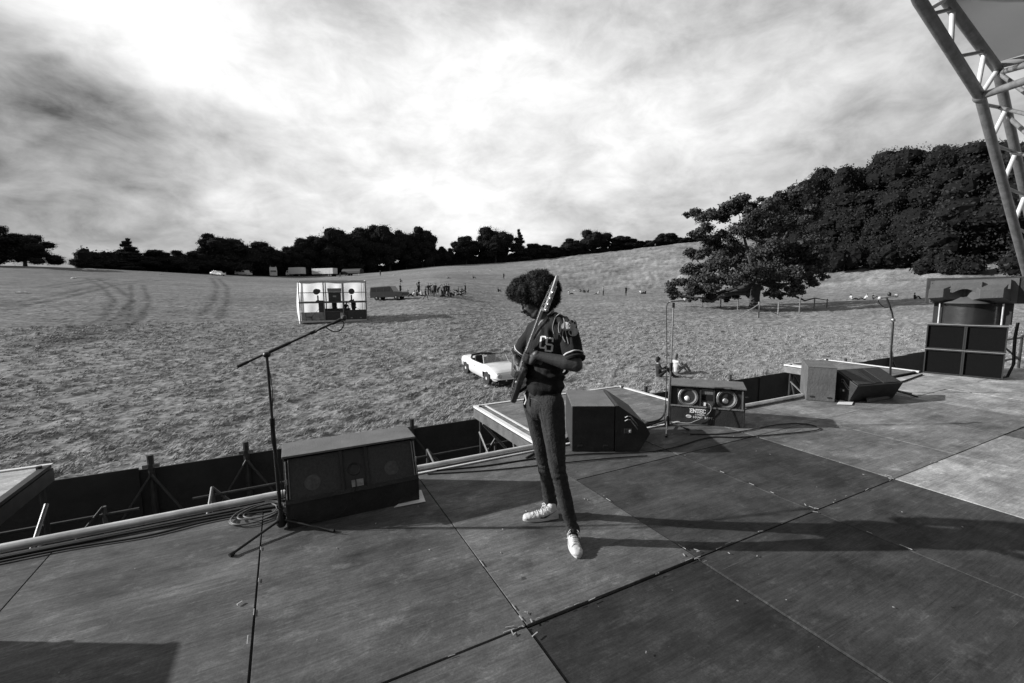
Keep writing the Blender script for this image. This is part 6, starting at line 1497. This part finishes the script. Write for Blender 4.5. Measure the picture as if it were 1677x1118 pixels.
    MB().tube([hp(.098,-.022,-.044), hp(.108,0,-.041), hp(.098,.022,-.044)], [.003,.006,.003], 7).build('moustache', HAIRD, body, smooth=True)

    # ---- hair
    Hm = MB()
    for px, py, r, dv in [(846,478,15,0),(852,470,17,-.02),(864,467,17,.02),(876,463,18,-.03),(884,460,20,.03),(893,466,20,-.03),(901,475,18,.02),(905,487,13,0),(880,475,27,0),(862,478,19,.05),(862,478,19,-.05),(885,478,24,.07),(885,478,24,-.07),(900,495,12,.03),(899,495,12,-.04),(843,481,11,0),(853,484,11,.0),(888,498,12,.07),(886,497,11,-.06),(836,477,8,0),(893,503,11,-.02)]:
        rr = r*(D0+dv)/F*.93; Hm.ell(Lp(px, py, dv), (rr, rr, rr*.95))
    hair = blob('hair', Hm, .009, HAIRD, root, 1, lambda c, n: .012*vnoise(c*38, 2)+.008*vnoise(c*80, 5))
    me = hair.data; nvt = len(me.vertices); co = np.empty(nvt*3, np.float32); no = np.empty(nvt*3, np.float32); me.vertices.foreach_get('co', co); me.vertices.foreach_get('normal', no)
    co = co.reshape(-1,3); no = no.reshape(-1,3); rg = np.random.RandomState(5); ns = 15000; ii = rg.randint(0, nvt, ns); P0 = co[ii]-no[ii]*.004; dr = no[ii]+rg.normal(0, .42, (ns,3)); dr /= np.linalg.norm(dr, axis=1)[:,None]
    sdv = np.cross(dr, rg.normal(size=(ns,3))); sdv /= np.linalg.norm(sdv, axis=1)[:,None]; ln = rg.uniform(.006,.026,ns)[:,None]; wd = rg.uniform(.0007,.0014,ns)[:,None]; sw = np.cross(dr, sdv)
    Q0 = P0+dr*ln*.5+sw*ln*.35; Q1 = P0+dr*ln+sw*ln*-.15
    V = np.stack([P0-sdv*wd, P0+sdv*wd, Q0+sdv*wd, Q0-sdv*wd, Q1+sdv*wd*.5, Q1-sdv*wd*.5], 1).reshape(-1,3); b0 = np.arange(ns)*6
    q = np.concatenate([np.stack([b0,b0+1,b0+2,b0+3],1), np.stack([b0+3,b0+2,b0+4,b0+5],1)])
    o = quads('curls', V, q, HAIRD, hair); tag(o, kind='stuff')

    # ---- jersey
    J = MB(); JER = mat('dark_jersey', .011, .85, 0, .30, 10, .35, 160, .25)
    tw = (sh_n-sh_f); tw[2] = 0; tw /= np.linalg.norm(tw); fw = np.cross(np.array((0,0,1.)), tw); fw = fw if fw[0] < 0 else -fw; T3 = np.column_stack([tw, fw, (0,0,1)])
    hem = Lp(892, 640, .0)
    J.ell(chst+fw*.005, (.175,.118,.17), T3); J.ell(upc+(0,0,-.045)-fw*.01, (.185,.10,.09), T3); J.ell(wst, (.150,.112,.15), T3)
    limb(J, (wst, .118), (hem+(0,0,.05), .122)); J.ell(hem+(0,0,.045), (.148,.120,.055), T3); limb(J, (upc-fw*.03+(0,0,-.01), .085), (neck0-(0,0,.025), .070))
    slv_n = rel(sh_n, el_n, .62); slv_f = rel(sh_f, el_f, .62)
    limb(J, (rel(upc, sh_n, .5), .085), (sh_n, .071), (rel(sh_n, el_n, .35), .069), (slv_n, .066)); limb(J, (rel(upc, sh_f, .5), .085), (sh_f, .070), (slv_f, .064))
    def fold(c, n):
        r = .0075*vnoise(c*np.array((22, 22, 9)), 7)+.004*vnoise(c*np.array((50, 50, 22)), 11)
        ds = np.linalg.norm(c-sh_n, axis=1); r = r+.010*np.exp(-(ds/.12)**2)*np.sin(c[:,0]*150+c[:,2]*20)
        d2 = (c[:,2]-wst[2]); return r+.008*np.exp(-(d2/.06)**2)*np.sin(c[:,2]*110+c[:,0]*25+3*vnoise(c*9, 3))
    jersey = blob('jersey', J, .008, JER, root, 4, fold)
    STR = mat('pale_stripe', .62, .85, 0, .15, 60); PATCH = mat('patch_grey', .30, .85, 0, .35, 40)
    def ring(c, axis_, r, m, wdt=.006, name='sleeve_stripe', el=1.0, par=jersey, bv=None):
        axis_ = axis_/np.linalg.norm(axis_); a = np.cross(axis_, (0,0,1.)); a /= np.linalg.norm(a); b = np.cross(axis_, a); pts = []
        for t in np.linspace(0, 2*math.pi, 33): pts.append(c+a*r*math.cos(t)+b*r*math.sin(t)*el)
        MB().tube(pts, wdt, 6, caps=False).build(name, m, par, smooth=True)
    # colour trims follow the cloth: project rings on it
    bvh = BVHTree.FromPolygons([v.co for v in jersey.data.vertices], [tuple(p.vertices) for p in jersey.data.polygons])
    def hug(p, d, off=.003, dist=.3):
        h = bvh.ray_cast(Vector(p), Vector(d), dist); return (np.array(h[0])+np.array(h[1])*off) if h[0] is not None else None
    def ring_on(c, axis_, m, name, wdt=.004, t0=0, t1=2*math.pi, par=jersey):
        axis_ = axis_/np.linalg.norm(axis_); a = np.cross(axis_, (0,0,1.)); a /= np.linalg.norm(a); b = np.cross(axis_, a); pts = []
        for t in np.linspace(t0, t1, 44):
            d = a*math.cos(t)+b*math.sin(t); p = c+d*.14; h = hug(p, -d, .002, .14)
            if h is not None and np.linalg.norm(h-c) < .12: pts.append(h)
        if len(pts) > 6: MB().tube(pts, wdt, 6).build(name, m, par, smooth=True)
    for (sh, el, sl) in ((sh_n, el_n, slv_n), (sh_f, el_f, slv_f)):
        d = (el-sh)/np.linalg.norm(el-sh)
        for t in (.020, .040): ring_on(sl+d*t, d, STR, 'sleeve_stripe', .0042)
        q = MB(); ring(sl+d*.050, d, .058, mat('sleeve_dark', .008, .9, 0, .2, 9), .012, 'cuff')
    # collar bands: from the nape down over the chest
    def band(pix, dvs, m, name, wdt):
        pts = []
        for (px, py), dv in zip(pix, dvs):
            p = Lp(px, py, dv); r_ = RM.T @ pray(px, py); r_ /= np.linalg.norm(r_); h = hug(Lp(px, py, -.6), r_, .004, 1.2)
            pts.append(h if h is not None else p)
        o = MB().tube(spath(pts, 5), wdt, 6).build(name, m, jersey, smooth=True)
    band([(907,507),(901,512),(893,520),(886,528),(881,536),(877,545)], [-.06,-.08,-.1,-.1,-.1,-.1], STR, 'collar_stripe', .0035)
    # letters on the chest
    def on_cloth(shape_pts, cpx, cpy, m, name, scale, rot=0.0, thick=.0025):
        """flat outline pieces (lists of xy polygons in metres) laid on the cloth facing the viewer"""
        q = MB(); k_ = F/(D0-.12)
        for poly in shape_pts:
            pts = []
            for x, y in poly:
                xr, yr = x*math.cos(rot)-y*math.sin(rot), x*math.sin(rot)+y*math.cos(rot)
                px, py = cpx+xr*scale*k_, cpy-yr*scale*k_; r_ = RM.T @ pray(px, py); r_ /= np.linalg.norm(r_); h = hug(Lp(px, py, -.6), r_, thick, 1.2)
                if h is None: break
                pts.append(h)
            else:
                if len(pts) == 4: q.add(pts, [(0,1,2,3)])
                else: q.add(pts+[np.mean(pts, 0)], [(i, (i+1) % len(pts), len(pts)) for i in range(len(pts))])
        if q.n: o = q.build(name, m, jersey); s = o.modifiers.new('s', 'SOLIDIFY'); s.thickness = .003; s.offset = 0
    def seg(x0, y0, x1, y1, w_):
        L = math.hypot(x1-x0, y1-y0); ux, uy = (x1-x0)/L, (y1-y0)/L; nx, ny = -uy*w_/2, ux*w_/2; x0 -= ux*w_*.5; y0 -= uy*w_*.5; x1 += ux*w_*.5; y1 += uy*w_*.5; out = []
        n_ = max(1, int(L/.012))
        for i in range(n_):
            a, b = i/n_, (i+1)/n_; ax_, ay_ = x0+(x1-x0)*a, y0+(y1-y0)*a; bx_, by_ = x0+(x1-x0)*b, y0+(y1-y0)*b; out.append([(ax_-nx, ay_-ny), (bx_-nx, by_-ny), (bx_+nx, by_+ny), (ax_+nx, ay_+ny)])
        return out
    Cc = seg(.026,.026,.018,.040,.010)+seg(.018,.040,-.006,.040,.010)+seg(-.012,.034,-.012,-.034,.012)+seg(-.006,-.040,.018,-.040,.010)+seg(.018,-.040,.026,-.026,.010)
    Ss = seg(.022,.024,.022,.040,.010)+seg(.022,.040,-.010,.040,.010)+seg(-.014,.034,-.014,.008,.012)+seg(-.010,.001,.018,.001,.010)+seg(.024,-.006,.024,-.034,.012)+seg(.018,-.040,-.012,-.040,.010)+seg(-.014,-.040,-.014,-.024,.010)
    LET = mat('jersey_letters', .62, .8, 0, .15, 60)
    on_cloth(Cc, 888.5, 560, LET, 'lettering', .86, -.12); on_cloth(Ss, 898.5, 564, LET, 'lettering', .98, -.12)
    # leaf shaped patch and looping piping on the near sleeve
    def disc(cx_, cy_, r, n=14): return [(cx_+r*math.cos(t), cy_+r*math.sin(t)) for t in np.linspace(0, 2*math.pi, n, endpoint=False)]
    on_cloth([disc(-.012,.016,.017), disc(.014,.012,.017), disc(.003,-.016,.018), disc(.002,.004,.010)], 934.5, 538, PATCH, 'sleeve_patch', 1.6, .5)
    for pts in ([(917,513),(911,519),(907,528),(906,537),(908,546)], [(917,527),(915,535),(916,543),(920,551)], [(922,519),(924,527),(923,538),(922,550),(926,560)], [(925,540),(928,552),(931,563)]):
        band(pts, [-.2]*len(pts), mat('piping_grey', .26, .8), 'piping', .0028)

    # ---- jeans
    T = MB()
    T.ell(pel+(0,0,.03), (.155,.115,.12), T3); limb(T, (hem+(0,0,.015), .112), (pel+(0,0,.0), .115))
    limb(T, (hip_n+(0,0,.0), .088), (rel(hip_n, kn_n, .45), .074), (kn_n, .053), (rel(kn_n, an_n, .45), .047), (an_n+(0,0,-.005), .040))
    limb(T, (hip_f+(0,0,.0), .088), (rel(hip_f, kn_f, .45), .070), (kn_f, .052), (rel(kn_f, an_f, .45), .048), (an_f+(0,0,-.01), .044))
    for a in (an_n, an_f): T.cap(a+(0,0,.02), a+(0,0,-.012), .046, .045)
    def creases(c, n):
        z = c[:,2]; out = .003*vnoise(c*np.array((26, 26, 10)), 7)+.0014*vnoise(c*60, 8)
        for kk, amp, sp_ in ((kn_n, .0038, .09), (kn_f, .0038, .09), (an_n+(0,0,.07), .0055, .07), (an_f+(0,0,.07), .0075, .08), (pel+(0,0,-.04), .005, .07)):
            d = np.linalg.norm((c-kk)*np.array((1,1,1)), axis=1); out = out+amp*np.exp(-(d/(sp_*1.2))**2)*np.sin(z*120+c[:,0]*55+7*vnoise(c*11, 4))
        return out
    jeans = blob('jeans', T, .0065, DENIM, root, 3, creases)
    q = MB(); 
    bvj = BVHTree.FromPolygons([v.co for v in jeans.data.vertices], [tuple(p.vertices) for p in jeans.data.polygons])
    def seam(pix, wdt, m, name):
        pts = []
        for px, py in pix:
            r_ = RM.T @ pray(px, py); r_ /= np.linalg.norm(r_); h = bvj.ray_cast(Vector(Lp(px, py, -.6)), Vector(r_), 1.2)
            if h[0] is not None: pts.append(np.array(h[0])+np.array(h[1])*.001)
        if len(pts) > 2: MB().tube(spath(pts, 4), wdt, 5).build(name, m, jeans, smooth=True)
    SE = mat('denim_seam', .065, .8)
    seam([(868,652),(878,655),(886,662),(890,672)], .0022, SE, 'seam'); seam([(884,668),(888,690),(894,705)], .002, SE, 'seam')
    MB().tube([Lp(860,646,-.05), Lp(862,655,-.06), Lp(859,662,-.06)], .006, 6).build('tag', STR, jeans, smooth=True)

    # ---- shoes
    SHW = mat('white_leather', .50, .5, 0, .12, 14, .15, 60); SOLE = mat('shoe_sole', .46, .7, 0, .2, 30); LACE = mat('lace', .6, .8)
    def shoe(heel, toe, ank, label, swoosh):
        d = toe-heel; d[2] = 0; L = np.linalg.norm(d); d /= L; s = np.array((-d[1], d[0], 0)); k_ = L/.285; z0 = 0.0
        f = lambda x, y, z: np.array((heel[0], heel[1], 0))+d*x*k_+s*y*k_+np.array((0,0,z*k_))
        U = MB(); 
        for x, w_, zc, h_ in [(.030,.031,.045,.042),(.060,.034,.050,.050),(.095,.035,.048,.050),(.13,.038,.042,.042),(.165,.042,.036,.034),(.20,.045,.032,.028),(.235,.045,.030,.025),(.256,.041,.027,.022)]:
            U.ell(f(x, 0, zc), (.034*k_, w_*k_, h_*k_), np.column_stack([d, s, (0,0,1)]))
        U.cap(f(.045,0,.06), f(.055,0,.098), .036*k_, .040*k_)
        up = blob('shoe', U, .0055, SHW, root, 3, lambda c, n: .0016*vnoise(c*60, 3))
        prof = []; 
        for t in np.linspace(0, 2*math.pi, 40, endpoint=False):
            x = .143+.147*math.cos(t); wv = .034+.014*max(0, math.sin((x-.06)/.2*math.pi*.8)) if x > .06 else .034; y = wv*np.sign(math.sin(t))*abs(math.sin(t))**.6; p = f(x, y, 0); prof.append((p[0], p[1]))
        MB().prism(prof, .001, .022*k_, 'z').build('sole', SOLE, up, .003)
        bv = BVHTree.FromPolygons([v.co for v in up.data.vertices], [tuple(p.vertices) for p in up.data.polygons])
        def dn(x, y): h = bv.ray_cast(Vector(f(x, y, .3)), Vector((0,0,-1)), .5); return np.array(h[0])+np.array((0,0,.002)) if h[0] is not None else f(x, y, .08)
        tg = [dn(.100+.012*j, -.009)+(0,0,-.0005) for j in range(9)]+[dn(.100+.012*j, .009)+(0,0,-.0005) for j in range(9)]; MB().add(tg, [(j, j+1, 10+j, 9+j) for j in range(8)]).build('tongue_shadow', mat('shadow_seam_grey', .14, .8), up)  # shoe tongue, its shadow under the laces put into the dark grey
        MB().tube(spath([dn(.218, -.036), dn(.205, -.018), dn(.201, 0), dn(.205, .018), dn(.218, .036)], 4), .0016, 5).build('toe_seam', mat('shadow_seam_grey', .14), up)
        for i in range(6):
            x = .105+.016*i; w_ = .016+.001*i; MB().tube([dn(x, -w_), dn(x+.004, 0)+(0,0,.002), dn(x, w_)], .0030, 6).build('lace', LACE, up, smooth=True)
            MB().tube([dn(x, -w_), dn(x+.016, w_)], .0026, 6).build('lace', LACE, up, smooth=True)
        for sg in (-1, 1):
            MB().tube(spath([f(.098,0,.112), f(.110,sg*.022,.122), f(.122,sg*.040,.105), f(.112,sg*.046,.080), f(.098,sg*.022,.106)], 4), .0028, 6).build('lace', LACE, up, smooth=True)
            MB().tube(spath([f(.100,0,.110), f(.118,sg*.030,.100), f(.128,sg*.050,.060)], 4), .0026, 6).build('lace', LACE, up, smooth=True)
        if swoosh:
            cam_l = RM.T @ (np.array((0,0,CAMH))-base); pts = []
            for x, z in [(.150,.030),(.125,.027),(.105,.033),(.080,.045),(.045,.066),(.020,.078)]:
                sg = -1 if (-s)@(cam_l-f(.1,0,0)) > 0 else 1; o = f(x, sg*.12, z); h = bv.ray_cast(Vector(o), Vector(-s*sg), .3)
                if h[0] is not None: pts.append(np.array(h[0])+s*sg*.0005)
            if len(pts) > 3: MB().tube(spath(pts, 4), list(np.interp(np.linspace(0,1,len(spath(pts,4))), [0,.3,1], [.0035,.0075,.0015])), 6).build('side_stripe', mat('stripe_dark', .03, .6), up, smooth=True)
        return up
    bl = RM.T @ base
    def gl_(px, py, z=0.0): p = G(px, py, z); p = RM.T @ (p-base); p[2] = 0; return p
    shoe(gl_(914, 849), gl_(857, 853), an_f, '', True)
    shoe(gl_(934, 880), gl_(947, 916), an_n, '', False)

    # ---- bass guitar (held, so a thing of its own)
    gw = base+RM @ g0
    groot = empty('bass_guitar', tuple(gw), RZ, 'dark electric bass guitar held steeply upward with its neck across the dark hair', 'guitar')
    def g(a, l, n): return ax*a+lat*l+nrm*n
    GB = mat('guitar_body', .018, .3, 0, .3, 6, 0, 1, .5, coat=.6); GN = mat('maple_neck', .42, .4, 0, .12, 20, 0, 1, .5); GF = mat('fretboard', .38, .5, 0, .25, 40); 
    pts = [(.00,.03),(-.012,.0),(.0,-.06),(.03,-.115),(.09,-.160),(.16,-.155),(.22,-.118),(.28,-.110),(.34,-.135),(.395,-.150),(.42,-.128),(.405,-.095),(.385,-.060),(.39,-.035),(.39,.035),(.40,.065),(.44,.105),(.485,.145),(.48,.170),(.43,.172),(.36,.140),(.29,.120),(.22,.128),(.14,.168),(.07,.160),(.02,.110)]
    sp = spath([np.array((a, l, 0)) for a, l in pts]+[np.array((pts[0][0], pts[0][1], 0))], 3)[:-1]; n_ = len(sp); V = []; Fc = []
    cen = np.array((.19, 0, 0))
    for nn, sh_ in ((-.016,.93),(-.013,.985),(-.006,1.0),(.008,1.0),(.016,.985),(.020,.93)):
        for p in sp: p2_ = cen+(p-cen)*(1-(1-sh_)*1.0); V.append(g(p2_[0]*k, p2_[1]*.80, nn))
    for i in range(5):
        for j in range(n_): Fc.append((i*n_+j, i*n_+(j+1) % n_, (i+1)*n_+(j+1) % n_, (i+1)*n_+j))
    Fc += [tuple(range(n_))[::-1], tuple(range(5*n_, 6*n_))]
    gb = MB().add(V, Fc).build('body', GB, groot, smooth='auto')
    pg = [(.06,-.10),(.13,-.115),(.20,-.085),(.28,-.075),(.36,-.10),(.385,-.07),(.37,-.03),(.37,.035),(.40,.08),(.43,.11),(.38,.11),(.30,.075),(.20,.04),(.12,-.02)]
    MB().add([g(a*k, l*.8, nn) for nn in (.0205,.0235) for a, l in pg], [tuple(range(len(pg)))[::-1], tuple(range(len(pg), 2*len(pg)))]+[(i, (i+1) % len(pg), len(pg)+(i+1) % len(pg), len(pg)+i) for i in range(len(pg))]).build('pickguard', mat('mirror_plate', .75, .12, .95, .05, 8), gb)
    def gbox(a0, a1, l0, l1, n0, n1, m, name, par=groot): A_ = [g(a0,l0,n0), g(a1,l0,n0), g(a1,l1,n0), g(a0,l1,n0)]; return MB().hexa(A_, [g(a0,l0,n1), g(a1,l0,n1), g(a1,l1,n1), g(a0,l1,n1)]).build(name, m, par)
    gbox(.055*k,.105*k,-.035,.035,.0205,.034,CHR,'bridge'); gbox(.20*k,.225*k,-.035,.035,.024,.034,BLK,'pickup'); 
    for a, l in ((.10,-.085),(.13,-.10),(.165,-.098)): MB().tube([g(a*k, l*.8, .023), g(a*k, l*.8, .042)], .009, 12).build('knob', CHR, groot)
    # neck
    MB().hexa([g(.33*k,-.028,.012), g(.33*k,.028,.012), g(.33*k,.028,.027), g(.33*k,-.028,.027)], [g(nut,-.018,.013), g(nut,.018,.013), g(nut,.018,.024), g(nut,-.018,.024)]).build('neck', GN, groot, .003)
    MB().hexa([g(.30*k,-.030,.0275), g(.30*k,.030,.0275), g(.30*k,.030,.032), g(.30*k,-.030,.032)], [g(nut,-.019,.0245), g(nut,.019,.0245), g(nut,.019,.0285), g(nut,-.019,.0285)]).build('fretboard', GF, groot)
    for i in range(20):
        a = nut-(nut-.06*k)*(1-2**(-(i+1)/12)); w_ = np.interp(a, [.30*k, nut], [.030,.019]); h_ = np.interp(a, [.30*k, nut], [.032,.0285]); MB().tube([g(a,-w_,h_), g(a,w_,h_)], .0013, 5).build('fret', CHR, groot)
    for i in range(4): l0 = -.014+.0093*i; MB().tube([g(.075*k,l0*1.6,.040), g(nut,l0,.033), g(nut+.06+.045*i,l0-.01,.020)], .0011, 5).build('string', CHR, groot)
    # headstock with tuners on one side
    hs = [(nut,-.020),(nut+.03,-.034),(nut+.10,-.040),(nut+.19,-.036),(hs_end-.012,-.026),(hs_end+.006,.004),(hs_end-.02,.034),(hs_end-.06,.036),(nut+.17,.024),(nut+.06,.026),(nut+.015,.040),(nut,.022)]
    m_ = len(hs); MB().add([g(a, l, nn) for nn in (-.004,.012) for a, l in hs], [tuple(range(m_))[::-1], tuple(range(m_, 2*m_))]+[(i, (i+1) % m_, m_+(i+1) % m_, m_+i) for i in range(m_)]).build('headstock', GN, groot, .002)
    for i in range(4):
        a = nut+.045+.042*i; MB().tube([g(a,-.012,.010), g(a,-.012,.030)], .0055, 10).build('tuning_post', CHR, groot)
        t_ = MB().tube([g(a,-.036,.002), g(a,-.056,.002)], .003, 8).build('tuning_key', CHR, groot); e = MB(); e.ell(g(a,-.064,.002), (.011,.011,.011)); e.build('button', CHR, t_, smooth=True)
        gbox(a-.012, a+.012, -.030, -.006, -.012, -.0045, CHR, 'tuner_gear')
    # strap: end pin, across the back, over the near shoulder, down the chest to the horn
    STP = mat('strap_light', .30, .6, 0, .3, 40)
    loc = lambda P: RM @ P if False else P
    sp_pts = []
    for px, py in [(909,513),(903,519),(896,527),(890,534),(884,541),(879,549),(875,556)]:
        r_ = RM.T @ pray(px, py); r_ /= np.linalg.norm(r_); h = hug(Lp(px, py, -.6), r_, .007, 1.2); sp_pts.append((h if h is not None else Lp(px, py, -.1))-g0)
    path = spath(sp_pts, 4); V = []
    for i, p in enumerate(path):
        t = path[min(i+1, len(path)-1)]-path[max(i-1, 0)]; t /= np.linalg.norm(t); vdir = RM.T @ pray(895, 530); vdir /= np.linalg.norm(vdir); s_ = np.cross(t, vdir); s_ /= np.linalg.norm(s_)
        for w_ in (-.022,-.007,.007,.022): V.append(p+s_*w_)
    V = np.array(V); n4 = len(path)
    def strip(c0, c1, m, nm):
        X = np.array([V[i*4+c0] for i in range(n4)]+[V[i*4+c1] for i in range(n4)]); o = quads(nm, X, np.array([(i, i+1, n4+i+1, n4+i) for i in range(n4-1)]), m, groot); s = o.modifiers.new('s', 'SOLIDIFY'); s.thickness = .003; return o
    strip(0, 1, STP, 'strap'); strip(1, 2, BLK, 'strap'); strip(2, 3, STP, 'strap')
    back = [sp_pts[0], sh_n*.5+upc*.5+np.array((.06,.02,.045))-g0, chst+np.array((.16,.02,.05))-g0, wst+np.array((.15,.05,.0))-g0, wst+np.array((.02,.16,-.03))-g0, g(.0, .05, -.03)]
    MB().tube(spath(back, 5), [.012]*(5*5+1), 6).build('strap', BLK, groot, smooth=True)
    return root
musician()
